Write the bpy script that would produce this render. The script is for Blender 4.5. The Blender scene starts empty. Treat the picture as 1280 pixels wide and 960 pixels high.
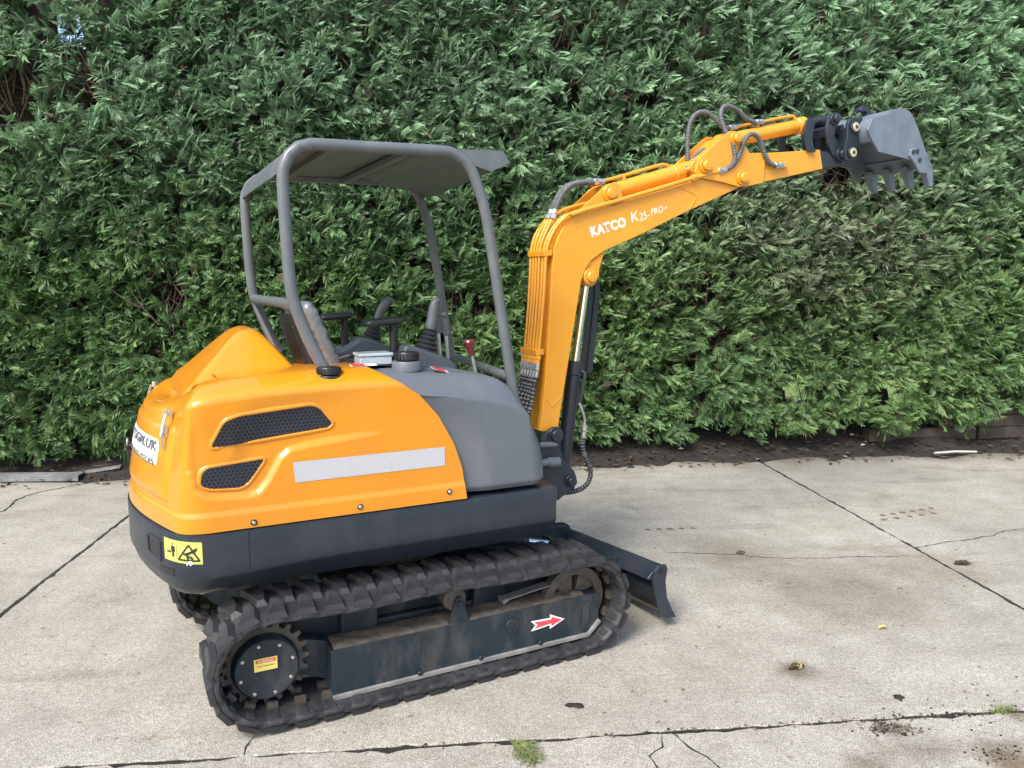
import bpy, bmesh, math, random
import numpy as np
from mathutils import Vector, Matrix, noise as mnoise

random.seed(7); rng = np.random.default_rng(7)
SC = bpy.context.scene
COL = SC.collection
rad = math.radians

# ------------------------------------------------------------------ camera
cd = bpy.data.cameras.new('camera'); cam = bpy.data.objects.new('camera', cd); COL.objects.link(cam)
cd.sensor_width = 36.0; cd.lens = 27.03; cd.clip_start = 0.05; cd.clip_end = 3000
cam.location = (0, 0, 1.7); cam.rotation_euler = (rad(90) - math.atan(130 / 961.0), 0, 0)
SC.camera = cam

# ------------------------------------------------------------------ light
SUN_EL, SUN_AZ = 48.0, 212.0            # azimuth clockwise from +Y: behind the camera, to its left
w = bpy.data.worlds.new('World'); SC.world = w; w.use_nodes = True
nt = w.node_tree; bg = nt.nodes['Background']
sky = nt.nodes.new('ShaderNodeTexSky'); sky.sky_type = 'NISHITA'; sky.sun_disc = False
sky.sun_elevation = rad(SUN_EL); sky.sun_rotation = rad(SUN_AZ)
sky.air_density = 1.0; sky.dust_density = 3.0; sky.ozone_density = 1.0
nt.links.new(sky.outputs[0], bg.inputs[0]); bg.inputs[1].default_value = 0.13
sd = bpy.data.lights.new('sun', 'SUN'); sun = bpy.data.objects.new('sun', sd); COL.objects.link(sun)
sd.energy = 1.5; sd.angle = rad(22); sd.color = (1.0, 0.98, 0.955)
a, e = rad(SUN_AZ), rad(SUN_EL)
sdir = Vector((math.sin(a) * math.cos(e), math.cos(a) * math.cos(e), math.sin(e)))
sun.rotation_euler = sdir.to_track_quat('Z', 'Y').to_euler()
SC.view_settings.view_transform = 'Standard'; SC.view_settings.look = 'None'
SC.view_settings.exposure = 1.40; SC.view_settings.gamma = 1.0
SC.view_settings.use_curve_mapping = False

# ------------------------------------------------------------------ materials
MATS = {}
def mat(name, col, rough=0.5, metal=0.0, var=0.12, vscale=6.0, bump=0.0, bscale=60.0, coat=0.0, dirt=None, dscale=5.0, damt=0.5, spec=0.5):
    m = bpy.data.materials.new(name); m.use_nodes = True; MATS[name] = m
    n = m.node_tree.nodes; l = m.node_tree.links; b = n['Principled BSDF']
    tc = n.new('ShaderNodeTexCoord')
    nz = n.new('ShaderNodeTexNoise'); nz.inputs['Scale'].default_value = vscale; nz.inputs['Detail'].default_value = 6
    l.new(tc.outputs['Object'], nz.inputs['Vector'])
    rp = n.new('ShaderNodeValToRGB')
    rp.color_ramp.elements[0].position = 0.3; rp.color_ramp.elements[1].position = 0.7
    rp.color_ramp.elements[0].color = (*[c * (1 - var) for c in col], 1)
    rp.color_ramp.elements[1].color = (*[min(1, c * (1 + var)) for c in col], 1)
    l.new(nz.outputs['Fac'], rp.inputs['Fac'])
    out = rp.outputs['Color']
    rr = n.new('ShaderNodeMapRange'); rr.inputs['To Min'].default_value = max(0, rough - 0.07); rr.inputs['To Max'].default_value = min(1, rough + 0.1)
    n3 = n.new('ShaderNodeTexNoise'); n3.inputs['Scale'].default_value = vscale * 4; n3.inputs['Detail'].default_value = 5
    l.new(tc.outputs['Object'], n3.inputs['Vector']); l.new(n3.outputs['Fac'], rr.inputs['Value'])
    ro = rr.outputs['Result']
    if dirt:
        n2 = n.new('ShaderNodeTexNoise'); n2.inputs['Scale'].default_value = dscale; n2.inputs['Detail'].default_value = 9; n2.inputs['Roughness'].default_value = 0.65
        mp = n.new('ShaderNodeMapping'); mp.inputs['Scale'].default_value = (1.0, 1.0, 0.45)
        l.new(tc.outputs['Object'], mp.inputs['Vector']); l.new(mp.outputs[0], n2.inputs['Vector'])
        r2 = n.new('ShaderNodeValToRGB'); r2.color_ramp.elements[0].position = 0.48; r2.color_ramp.elements[1].position = 0.72
        r2.color_ramp.elements[1].color = (damt, damt, damt, 1)
        l.new(n2.outputs['Fac'], r2.inputs['Fac'])
        mx = n.new('ShaderNodeMix'); mx.data_type = 'RGBA'
        l.new(r2.outputs['Color'], mx.inputs[0]); l.new(out, mx.inputs[6]); mx.inputs[7].default_value = (*dirt, 1)
        out = mx.outputs[2]
    l.new(out, b.inputs['Base Color']); l.new(ro, b.inputs['Roughness'])
    b.inputs['Metallic'].default_value = metal
    b.inputs['Specular IOR Level'].default_value = spec
    if coat: b.inputs['Coat Weight'].default_value = coat; b.inputs['Coat Roughness'].default_value = 0.12
    if bump:
        nb = n.new('ShaderNodeTexNoise'); nb.inputs['Scale'].default_value = bscale; nb.inputs['Detail'].default_value = 6
        l.new(tc.outputs['Object'], nb.inputs['Vector'])
        bp = n.new('ShaderNodeBump'); bp.inputs['Strength'].default_value = bump; bp.inputs['Distance'].default_value = 0.004
        l.new(nb.outputs['Fac'], bp.inputs['Height']); l.new(bp.outputs['Normal'], b.inputs['Normal'])
    return m

ORANGE = mat('orange_paint', (0.62, 0.228, 0.005), 0.30, var=0.05, vscale=3, coat=0.55, bump=0.12, bscale=11, dirt=(0.56, 0.215, 0.035), dscale=4, damt=0.35)
BOOMOR = mat('boom_paint', (0.73, 0.305, 0.018), 0.36, var=0.05, vscale=3, coat=0.25, bump=0.08, bscale=40, dirt=(0.6, 0.28, 0.06), dscale=5, damt=0.3)
GREYP = mat('grey_plastic', (0.105, 0.117, 0.133), 0.42, var=0.06, vscale=5, bump=0.12, bscale=220, dirt=(0.18, 0.175, 0.17), dscale=4, damt=0.4)
DARK = mat('charcoal_paint', (0.018, 0.024, 0.034), 0.36, var=0.12, vscale=6, bump=0.1, bscale=80, dirt=(0.042, 0.044, 0.048), dscale=7, damt=0.5)
FRAMEP = mat('dark_teal_paint', (0.010, 0.019, 0.027), 0.45, var=0.2, vscale=7, bump=0.12, bscale=70, dirt=(0.10, 0.09, 0.078), dscale=9, damt=0.6)
BUCKP = mat('bucket_paint', (0.135, 0.160, 0.198), 0.38, var=0.15, vscale=9, bump=0.15, bscale=60, dirt=(0.22, 0.235, 0.26), dscale=8, damt=0.6)
ROPSP = mat('canopy_paint', (0.105, 0.116, 0.125), 0.34, var=0.08, vscale=8, bump=0.12, bscale=90, dirt=(0.2, 0.2, 0.2), dscale=9, damt=0.5)
RUBBER = mat('track_rubber', (0.024, 0.024, 0.026), 0.5, var=0.25, vscale=14, bump=0.5, bscale=90, dirt=(0.072, 0.073, 0.076), dscale=11, damt=0.55)
BLACK = mat('black_plastic', (0.013, 0.013, 0.015), 0.36, var=0.2, vscale=20, bump=0.1, bscale=150)
SEATB = mat('seat_shell', (0.02, 0.02, 0.024), 0.5, var=0.2, vscale=8)
WRAP = mat('plastic_wrap', (0.145, 0.155, 0.165), 0.28, var=0.18, vscale=45, bump=0.9, bscale=55, coat=0.4)
CHROME = mat('chrome', (0.75, 0.76, 0.78), 0.14, metal=1.0, var=0.06, vscale=20)
STEEL = mat('zinc_steel', (0.55, 0.55, 0.53), 0.35, metal=0.9, var=0.15, vscale=40)
WORN = mat('worn_steel', (0.10, 0.088, 0.076), 0.6, metal=0.35, var=0.3, vscale=25, bump=0.5, bscale=60, dirt=(0.10, 0.075, 0.05), dscale=18, damt=0.8)
GREYH = mat('grey_hose', (0.10, 0.105, 0.11), 0.5, var=0.2, vscale=40)
MUD = mat('dried_mud', (0.12, 0.098, 0.075), 0.9, var=0.35, vscale=25, bump=0.8, bscale=45)
HOSE = mat('black_hose', (0.022, 0.022, 0.025), 0.42, var=0.2, vscale=40)
WRAPH = mat('spiral_guard', (0.16, 0.165, 0.175), 0.4, var=0.25, vscale=40)
BRASS = mat('brass_cap', (0.55, 0.50, 0.30), 0.4, metal=0.4, var=0.2, vscale=50)
WHITE = mat('white_vinyl', (0.80, 0.80, 0.78), 0.4, var=0.03, vscale=10)
SILVER = mat('reflective_strip', (0.43, 0.43, 0.445), 0.45, var=0.04, vscale=60)
RED = mat('red_vinyl', (0.62, 0.03, 0.04), 0.4, var=0.05)
PINKRED = mat('arrow_red', (0.72, 0.07, 0.085), 0.4, var=0.05)
YELLOW = mat('yellow_vinyl', (0.50, 0.52, 0.12), 0.4, var=0.06)
AMBER = mat('amber_vinyl', (0.80, 0.62, 0.16), 0.4, var=0.06)
REDOR = mat('red_orange_vinyl', (0.62, 0.12, 0.03), 0.4, var=0.06)
INK = mat('black_ink', (0.02, 0.02, 0.02), 0.6, var=0.05)
GREYINK = mat('grey_ink', (0.10, 0.10, 0.12), 0.6, var=0.05)
MAROON = mat('maroon_knob', (0.12, 0.018, 0.022), 0.25, var=0.1, coat=0.4)
CLEARP = mat('pale_plastic', (0.42, 0.48, 0.52), 0.2, var=0.08, vscale=12, coat=0.5)
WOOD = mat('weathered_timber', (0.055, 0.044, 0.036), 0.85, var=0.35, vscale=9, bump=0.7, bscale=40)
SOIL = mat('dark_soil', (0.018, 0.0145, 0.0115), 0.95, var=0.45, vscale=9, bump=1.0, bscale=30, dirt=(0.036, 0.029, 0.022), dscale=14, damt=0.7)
GRASS = mat('field_grass', (0.17, 0.23, 0.05), 0.9, var=0.3, vscale=2, bump=0.6, bscale=20)
LEAFB = mat('brown_leaf', (0.062, 0.040, 0.022), 0.7, var=0.4, vscale=30)
LEAFY = mat('yellow_leaf', (0.55, 0.42, 0.10), 0.6, var=0.2, vscale=40)
BARK = mat('conifer_bark', (0.045, 0.030, 0.022), 0.9, var=0.35, vscale=14, bump=0.9, bscale=30)
TWIG = mat('dry_twig', (0.13, 0.095, 0.07), 0.9, var=0.4, vscale=20)
PALEST = mat('pale_stick', (0.42, 0.40, 0.36), 0.7, var=0.2, vscale=30)
OLDMET = mat('old_board', (0.16, 0.165, 0.165), 0.7, var=0.35, vscale=10, bump=0.4)

LEDGE = mat('dusty_steel', (0.20, 0.195, 0.185), 0.6, var=0.35, vscale=12, bump=0.3)
def concrete():
    m = bpy.data.materials.new('concrete'); m.use_nodes = True
    n = m.node_tree.nodes; l = m.node_tree.links; b = n['Principled BSDF']
    tc = n.new('ShaderNodeTexCoord'); V = tc.outputs['Object']
    def noise(s, d=6, r=0.55, stretch=None, w=0):
        t = n.new('ShaderNodeTexNoise'); t.inputs['Scale'].default_value = s; t.inputs['Detail'].default_value = d; t.inputs['Roughness'].default_value = r
        if stretch:
            mp = n.new('ShaderNodeMapping'); mp.inputs['Scale'].default_value = stretch; mp.inputs['Rotation'].default_value = (0, 0, w)
            l.new(V, mp.inputs['Vector']); l.new(mp.outputs[0], t.inputs['Vector'])
        else: l.new(V, t.inputs['Vector'])
        return t.outputs['Fac']
    def ramp(f, p0, c0, p1, c1):
        r = n.new('ShaderNodeValToRGB'); r.color_ramp.elements[0].position = p0; r.color_ramp.elements[1].position = p1
        r.color_ramp.elements[0].color = (*c0, 1); r.color_ramp.elements[1].color = (*c1, 1); l.new(f, r.inputs['Fac']); return r.outputs['Color']
    def mix(fac, a_, b_, mode='MIX', f=None):
        x = n.new('ShaderNodeMix'); x.data_type = 'RGBA'; x.blend_type = mode
        if fac is not None: l.new(fac, x.inputs[0])
        else: x.inputs[0].default_value = f
        l.new(a_, x.inputs[6]); l.new(b_, x.inputs[7]); return x.outputs[2]
    c = ramp(noise(0.8, 7), 0.32, (0.345, 0.330, 0.292), 0.68, (0.450, 0.434, 0.392))
    c = mix(None, c, ramp(noise(5, 8, 0.65), 0.3, (0.80, 0.79, 0.77), 0.7, (1.08, 1.08, 1.07)), 'MULTIPLY', 1.0)
    c = mix(None, c, ramp(noise(45, 4, 0.7), 0.30, (0.70, 0.69, 0.66), 0.72, (1.16, 1.16, 1.15)), 'MULTIPLY', 1.0)
    c = mix(None, c, ramp(noise(170, 3, 0.6), 0.34, (0.42, 0.40, 0.37), 0.60, (1.18, 1.18, 1.17)), 'MULTIPLY', 0.95)
    # scuffs dragged along the yard
    c = mix(None, c, ramp(noise(2.2, 9, 0.62, (0.35, 1.6, 1), 0.35), 0.56, (1, 1, 1), 0.72, (0.66, 0.64, 0.62)), 'MULTIPLY', 1.0)
    c = mix(None, c, ramp(noise(1.1, 9, 0.7), 0.60, (1, 1, 1), 0.70, (0.60, 0.57, 0.53)), 'MULTIPLY', 0.8)
    # soft stains at their own places in the yard (slab coordinates)
    for (sx, sy, r0, r1, cc) in ((1.292, 0.399, 0.02, 0.12, (0.55, 0.51, 0.46)), (1.95, 1.25, 0.1, 0.75, (0.74, 0.72, 0.69)), (1.55, 1.85, 0.05, 0.45, (0.72, 0.70, 0.67)), (1.46, -0.070, 0.0, 0.075, (0.40, 0.33, 0.26)), (1.76, -0.285, 0.02, 0.16, (0.42, 0.34, 0.27)), (2.0, -0.02, 0.0, 0.09, (0.5, 0.43, 0.35)), (2.70, 1.5, 0.05, 0.5, (0.76, 0.74, 0.71)), (-0.6, 0.55, 0.1, 0.5, (0.8, 0.78, 0.75)), (-3.2, 1.6, 0.1, 1.0, (0.80, 0.78, 0.76))):
        dn = n.new('ShaderNodeVectorMath'); dn.operation = 'DISTANCE'; l.new(V, dn.inputs[0]); dn.inputs[1].default_value = (sx, sy, 0)
        ad = n.new('ShaderNodeMath'); ad.operation = 'MULTIPLY_ADD'; l.new(noise(7, 7, 0.65), ad.inputs[0]); ad.inputs[1].default_value = r1*0.9; l.new(dn.outputs['Value'], ad.inputs[2])
        mr = n.new('ShaderNodeMapRange'); mr.interpolation_type = 'SMOOTHSTEP'; mr.inputs['From Min'].default_value = r0+r1*0.45; mr.inputs['From Max'].default_value = r1*1.45
        l.new(ad.outputs[0], mr.inputs['Value'])
        c = mix(None, c, ramp(mr.outputs[0], 0.0, cc, 1.0, (1, 1, 1)), 'MULTIPLY', 1.0)
    # small dark specks of dirt
    c = mix(None, c, ramp(noise(22, 2, 0.4), 0.70, (1, 1, 1), 0.75, (0.42, 0.38, 0.33)), 'MULTIPLY', 0.8)
    # dirt from the bed along the hedge edge
    sp = n.new('ShaderNodeSeparateXYZ'); l.new(V, sp.inputs[0])
    ma = n.new('ShaderNodeMath'); ma.operation = 'MULTIPLY_ADD'; l.new(noise(2.5, 6), ma.inputs[0]); ma.inputs[1].default_value = 1.3; l.new(sp.outputs['Y'], ma.inputs[2])
    c = mix(None, c, ramp2(n, l, ma.outputs[0]), 'MULTIPLY', 1.0)
    l.new(c, b.inputs['Base Color']); b.inputs['Roughness'].default_value = 0.88; b.inputs['Specular IOR Level'].default_value = 0.3
    bp = n.new('ShaderNodeBump'); bp.inputs['Strength'].default_value = 0.55; bp.inputs['Distance'].default_value = 0.004
    mm = n.new('ShaderNodeMath'); mm.operation = 'ADD'; l.new(noise(140, 4, 0.6), mm.inputs[0]); l.new(noise(18, 5), mm.inputs[1])
    l.new(mm.outputs[0], bp.inputs['Height']); l.new(bp.outputs['Normal'], b.inputs['Normal'])
    return m
def ramp2(n, l, sock):
    mr = n.new('ShaderNodeMapRange'); mr.inputs['From Min'].default_value = 4.55; mr.inputs['From Max'].default_value = 5.25
    l.new(sock, mr.inputs['Value'])
    r = n.new('ShaderNodeValToRGB'); r.color_ramp.elements[0].color = (1, 1, 1, 1); r.color_ramp.elements[1].color = (0.28, 0.25, 0.21, 1)
    l.new(mr.outputs[0], r.inputs['Fac']); return r.outputs['Color']
CONC = concrete()

def foliage_mat():
    m = bpy.data.materials.new('conifer_foliage'); m.use_nodes = True
    n = m.node_tree.nodes; l = m.node_tree.links; b = n['Principled BSDF']
    at = n.new('ShaderNodeAttribute'); at.attribute_name = 'tint'
    l.new(at.outputs['Color'], b.inputs['Base Color'])
    b.inputs['Roughness'].default_value = 0.5; b.inputs['Specular IOR Level'].default_value = 0.45
    tr = n.new('ShaderNodeBsdfTranslucent'); l.new(at.outputs['Color'], tr.inputs['Color'])
    mx = n.new('ShaderNodeMixShader'); mx.inputs[0].default_value = 0.30
    l.new(b.outputs[0], mx.inputs[1]); l.new(tr.outputs[0], mx.inputs[2])
    l.new(mx.outputs[0], n['Material Output'].inputs['Surface'])
    return m
FOL = foliage_mat()

# ------------------------------------------------------------------ helpers
def tag(o, label=None, cat=None, group=None, kind=None):
    if label: o['label'] = label
    if cat: o['category'] = cat
    if group: o['group'] = group
    if kind: o['kind'] = kind
    return o
def empty(name, loc=(0, 0, 0), rz=0.0, parent=None):
    o = bpy.data.objects.new(name, None); COL.objects.link(o); o.location = loc; o.rotation_euler = (0, 0, rz)
    o.empty_display_size = 0.1
    if parent: o.parent = parent
    return o
class MB:
    """collects vertices and faces for one mesh"""
    def __init__(s): s.v = []; s.f = []; s.mi = []
    def add(s, vs, fs, mi=0):
        k = len(s.v); s.v += [tuple(p) for p in vs]; s.f += [tuple(i + k for i in f) for f in fs]; s.mi += [mi] * len(fs); return s
    def box(s, c, d, R=None, mi=0):
        c = Vector(c); d = Vector(d) / 2; vs = []
        for x, y, z in ((-1,-1,-1),(1,-1,-1),(1,1,-1),(-1,1,-1),(-1,-1,1),(1,-1,1),(1,1,1),(-1,1,1)):
            p = Vector((x * d.x, y * d.y, z * d.z)); vs.append(c + (R @ p if R else p))
        return s.add(vs, [(0,3,2,1),(4,5,6,7),(0,1,5,4),(1,2,6,5),(2,3,7,6),(3,0,4,7)], mi)
    def prism(s, poly, y0, y1, mi=0):
        """polygon in (x, z) extruded from y0 to y1"""
        n = len(poly)
        vs = [(x, y0, z) for x, z in poly] + [(x, y1, z) for x, z in poly]
        ar = sum(poly[i][0] * poly[(i+1) % n][1] - poly[(i+1) % n][0] * poly[i][1] for i in range(n))
        fs = [tuple(range(n)), tuple(range(2*n-1, n-1, -1))] + [(i, i+n, (i+1) % n + n, (i+1) % n) for i in range(n)]
        if (ar < 0) == (y0 < y1): fs = [tuple(reversed(f)) for f in fs]
        return s.add(vs, fs, mi)
    def tube(s, pts, r, n=10, cap=True, ridge=None, closed=False, mi=0):
        pts = [Vector(p) for p in pts]; m = len(pts); rs = r if hasattr(r, '__len__') else [r] * m
        t0 = (pts[1] - pts[0]).normalized(); up = Vector((0, 0, 1)) if abs(t0.z) < 0.9 else Vector((0, 1, 0))
        nrm = t0.cross(up).normalized(); vs = []; fs = []
        for i in range(m):
            t = (pts[(i+1) % m] - pts[i-1]) if (closed or 0 < i < m-1) else (pts[1]-pts[0] if i == 0 else pts[-1]-pts[-2])
            t.normalize(); nrm = (nrm - t * nrm.dot(t)).normalized(); bn = t.cross(nrm)
            for k in range(n):
                an = 2 * math.pi * k / n
                vs.append(pts[i] + (nrm * math.cos(an) + bn * math.sin(an)) * rs[i])
        for i in range(m if closed else m - 1):
            for k in range(n):
                fs.append((i*n+k, i*n+(k+1) % n, ((i+1) % m)*n+(k+1) % n, ((i+1) % m)*n+k))
        if cap and not closed: fs += [tuple(range(n-1, -1, -1)), tuple((m-1)*n+k for k in range(n))]
        return s.add(vs, fs, mi)
    def lathe(s, prof, o, axis, n=24, mi=0, a0=0.0, a1=2*math.pi):
        """profile [(radius, height)] turned about axis through o"""
        ax = Vector(axis).normalized(); u = ax.orthogonal().normalized(); v = ax.cross(u); o = Vector(o)
        full = abs(a1 - a0 - 2*math.pi) < 1e-6; k = n if full else n + 1; vs = []; fs = []
        for r, h in prof:
            for i in range(k):
                an = a0 + (a1 - a0) * i / n; vs.append(o + ax*h + (u*math.cos(an) + v*math.sin(an))*r)
        for j in range(len(prof)-1):
            for i in range(n):
                i2 = (i+1) % k; fs.append((j*k+i, j*k+i2, (j+1)*k+i2, (j+1)*k+i))
        if full:
            if prof[0][0] > 1e-5: fs.append(tuple(range(k-1, -1, -1)))
            if prof[-1][0] > 1e-5: fs.append(tuple((len(prof)-1)*k+i for i in range(k)))
        return s.add(vs, fs, mi)
    def cyl(s, a_, b_, r, n=16, bev=0.0, mi=0):
        a_, b_ = Vector(a_), Vector(b_); L = (b_-a_).length; q = min(bev, L*0.4)
        prof = [(r-q, 0), (r, q), (r, L-q), (r-q, L)] if q else [(r, 0), (r, L)]
        return s.lathe(prof, a_, b_-a_, n, mi)
    def mesh(s, name, mats, smooth=True, ang=35, fix=False):
        me = bpy.data.meshes.new(name); me.from_pydata(s.v, [], s.f)
        for m_ in (mats if isinstance(mats, (list, tuple)) else [mats]): me.materials.append(m_)
        if any(s.mi): me.polygons.foreach_set('material_index', s.mi)
        if fix:
            bm = bmesh.new(); bm.from_mesh(me); bmesh.ops.recalc_face_normals(bm, faces=bm.faces); bm.to_mesh(me); bm.free()
        if smooth:
            me.polygons.foreach_set('use_smooth', [True]*len(me.polygons)); me.set_sharp_from_angle(angle=rad(ang))
        me.update(); return me
    def obj(s, name, mats, parent=None, bevel=0.0, label=None, smooth=True, ang=35, fix=True, seg=2, **kw):
        me = s.mesh(name, mats, smooth, ang, fix); o = bpy.data.objects.new(name, me); COL.objects.link(o)
        if parent: o.parent = parent
        if bevel:
            b = o.modifiers.new('bevel', 'BEVEL'); b.width = bevel; b.segments = seg; b.limit_method = 'ANGLE'; b.angle_limit = rad(40)
            b.harden_normals = True
        tag(o, label, **kw); return o
def spline(pts, step=0.02, closed=False):
    P = [Vector(p) for p in pts]; n = len(P); out = []
    for i in range(n if closed else n-1):
        if closed: p0, p1, p2, p3 = P[i-1], P[i], P[(i+1) % n], P[(i+2) % n]
        else: p0, p1, p2, p3 = P[max(i-1, 0)], P[i], P[i+1], P[min(i+2, n-1)]
        k = max(1, int((p2-p1).length / step))
        for j in range(k):
            t = j/k; out.append(0.5*((2*p1) + (p2-p0)*t + (2*p0-5*p1+4*p2-p3)*t*t + (3*p1-p0-3*p2+p3)*t**3))
    if not closed: out.append(P[-1].copy())
    return out
def hose(name, pts, r, parent, mat_=None, guard=True, pitch=0.016, two=True):
    """hydraulic hose with a spiral guard: the radius steps in and out along the length"""
    sp = spline(pts, pitch/4); d = 0; rs = []
    for i, p in enumerate(sp):
        if i: d += (p - sp[i-1]).length
        ph = (d/pitch) % 1.0
        rs.append(r*(1.0 if ph < 0.55 else 0.78) if guard else r)
    mb = MB().tube(sp, rs, 9)
    if guard and two and mat_ is None:
        for i in range(len(sp)-1):
            if rs[i] < r*0.9 or rs[i+1] < r*0.9:
                for k in range(9): mb.mi[i*9+k] = 1
    return mb.obj(name, [mat_ or WRAPH, HOSE], parent, ang=50)
def fitting(name, a_, b_, r, parent, m_=None):
    a_, b_ = Vector(a_), Vector(b_); mid = a_.lerp(b_, 0.5)
    mb = MB().cyl(a_, a_.lerp(b_, 0.48), r*1.25, 6, 0.001).cyl(a_.lerp(b_, 0.52), b_, r, 10, 0.001)
    return mb.obj(name, m_ or STEEL, parent)
def smooth01(x, a_, b_):
    t = min(1.0, max(0.0, (x-a_)/(b_-a_))) if b_ != a_ else float(x > a_); return t*t*(3-2*t)
def lerp(a_, b_, t): return a_ + (b_-a_)*t
def poly_dist(px, pz, line):
    """signed distance of a point to a polyline drawn left to right (positive above it)"""
    best = 1e9; sg = 1
    for (x0, z0), (x1, z1) in zip(line[:-1], line[1:]):
        dx, dz = x1-x0, z1-z0; t = max(0, min(1, ((px-x0)*dx + (pz-z0)*dz)/(dx*dx+dz*dz)))
        ex, ez = px-x0-dx*t, pz-z0-dz*t; d = math.hypot(ex, ez)
        if d < best - 1e-9: best = d; sg = 1 if dx*ez - dz*ex > 0 else -1
    return best*sg
def text_mesh(s, size, bold=0.0, shear=0.0, mat_=None):
    cu = bpy.data.curves.new('lettering', 'FONT'); cu.body = s; cu.size = size; cu.offset = bold*size; cu.shear = shear; cu.space_character = 1.0 + bold*2.0; cu.resolution_u = 3
    o = bpy.data.objects.new('lettering', cu); COL.objects.link(o)
    dg = bpy.context.evaluated_depsgraph_get(); dg.update()
    me = bpy.data.meshes.new_from_object(o.evaluated_get(dg)); bpy.data.objects.remove(o); bpy.data.curves.remove(cu)
    me.materials.clear(); me.materials.append(mat_); return me
def place_text(name, s, size, mat_, parent, org, xd, yd, bold=0.0, shear=0.0, width=None):
    me = text_mesh(s, size, bold, shear, mat_)
    xd = Vector(xd).normalized(); yd = Vector(yd).normalized(); zd = xd.cross(yd)
    xs = [v.co.x for v in me.vertices]; x0, x1 = min(xs), max(xs); k = width/(x1-x0) if width else 1.0
    for v in me.vertices:
        c = v.co.copy(); v.co = Vector(org) + xd*((c.x-x0)*k) + yd*c.y + zd*c.z
    o = bpy.data.objects.new(name, me); COL.objects.link(o); o.parent = parent; return o

# ================================================================== SETTING
ground = MB().add([(-800, -800, -0.09), (800, -800, -0.09), (800, 800, -0.09), (-800, 800, -0.09)], [(0, 1, 2, 3)]).obj('ground', GRASS, smooth=False, kind='structure')
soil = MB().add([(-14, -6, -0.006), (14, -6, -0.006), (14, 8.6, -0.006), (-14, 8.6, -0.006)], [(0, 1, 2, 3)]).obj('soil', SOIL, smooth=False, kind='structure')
pav = empty('concrete_pavement', (0, 2.66, 0), math.atan(0.1)); tag(pav, kind='structure')
def slab(x0, x1, y0, y1, chip=0.004, seed=0):
    """one cast slab: ragged edges, thick, top at zero"""
    r = random.Random(seed); pts = []
    def edge(ax, ay, bx, by, fine):
        L = math.hypot(bx-ax, by-ay); k = max(2, int(L/(0.035 if fine else 0.3))); nx, ny = (by-ay)/L, -(bx-ax)/L
        off = 0
        for i in range(k):
            t = i/k; off = off*0.55 + r.gauss(0, chip*0.7)
            o = off - (r.random()*0.016 if (fine and r.random() < 0.10) else 0)
            if i == 0: o = 0
            pts.append((lerp(ax, bx, t)+nx*o, lerp(ay, by, t)+ny*o))
    edge(x0, y0, x1, y0, abs(y0) < 0.1); edge(x1, y0, x1, y1, x1 < 4 and y1 > 1); edge(x1, y1, x0, y1, abs(y1) < 0.1); edge(x0, y1, x0, y0, x0 > -4 and y1 > 1)
    n = len(pts)
    vs = [(x, y, 0) for x, y in pts] + [(x, y, -0.12) for x, y in pts]
    mb = MB().add(vs, [tuple(range(n))] + [(i, i+n, (i+1) % n+n, (i+1) % n) for i in range(n)])
    return mb.obj('concrete_slab', CONC, pav, bevel=0.005, smooth=False, seg=1, fix=True)
slab(-2.494, 2.766, 0.008, 4.75, seed=1); slab(-8.0, -2.512, 0.009, 4.75, seed=2); slab(2.788, 8.3, 0.009, 4.75, seed=3)
slab(-2.494, 4.4, -5.6, -0.010, seed=4, chip=0.007); slab(-8.0, -2.511, -5.6, -0.008, seed=5); slab(4.414, 8.3, -5.6, -0.008, seed=6)

def wp(x, y, z=0.0): return Vector((x, y, z))
def crack(pts, wd, seed):
    r = random.Random(seed); c = spline([(x, y, 0.0015) for x, y in pts], 0.03); mb = MB(); L = []; R = []
    off = Vector((0, 0, 0))
    for i, p in enumerate(c):
        t = (c[min(i+1, len(c)-1)] - c[max(i-1, 0)]).normalized(); nn = Vector((-t.y, t.x, 0))
        off = off*0.7 + nn*r.gauss(0, 0.006); k = wd*(0.4+r.random()*1.0)*(0.35 if i in (0, len(c)-1) else 1)
        L.append(p+off+nn*k); R.append(p+off-nn*k)
    n = len(c); mb.add(L+R, [(i, i+1, i+1+n, i+n) for i in range(n-1)])
    o = mb.obj('pavement_crack', SOIL, smooth=False, fix=False); tag(o, kind='structure'); return o
crack([(-5.2, 5.05), (-4.2, 5.36), (-3.79, 5.51), (-3.86, 5.8), (-3.80, 6.05), (-3.5, 6.4)], 0.010, 1)
crack([(0.555, 2.705), (0.545, 2.62), (0.50, 2.56), (0.525, 2.49), (0.50, 2.2)], 0.0035, 2)
crack([(0.60, 2.71), (0.66, 2.6), (0.735, 2.505), (0.82, 2.35)], 0.0035, 3)
crack([(-0.965, 2.69), (-0.985, 2.62), (-0.975, 2.57)], 0.003, 4)
crack([(2.58, 4.75), (2.85, 4.85), (3.2, 4.95), (3.54, 5.136), (4.6, 5.25)], 0.004, 5)
crack([(0.96, 4.66), (1.3, 4.62), (1.75, 4.55), (2.45, 4.60)], 0.0028, 6)

def HY(x): return 7.02 + 0.115*x          # line of the hedge face at the ground
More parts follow.
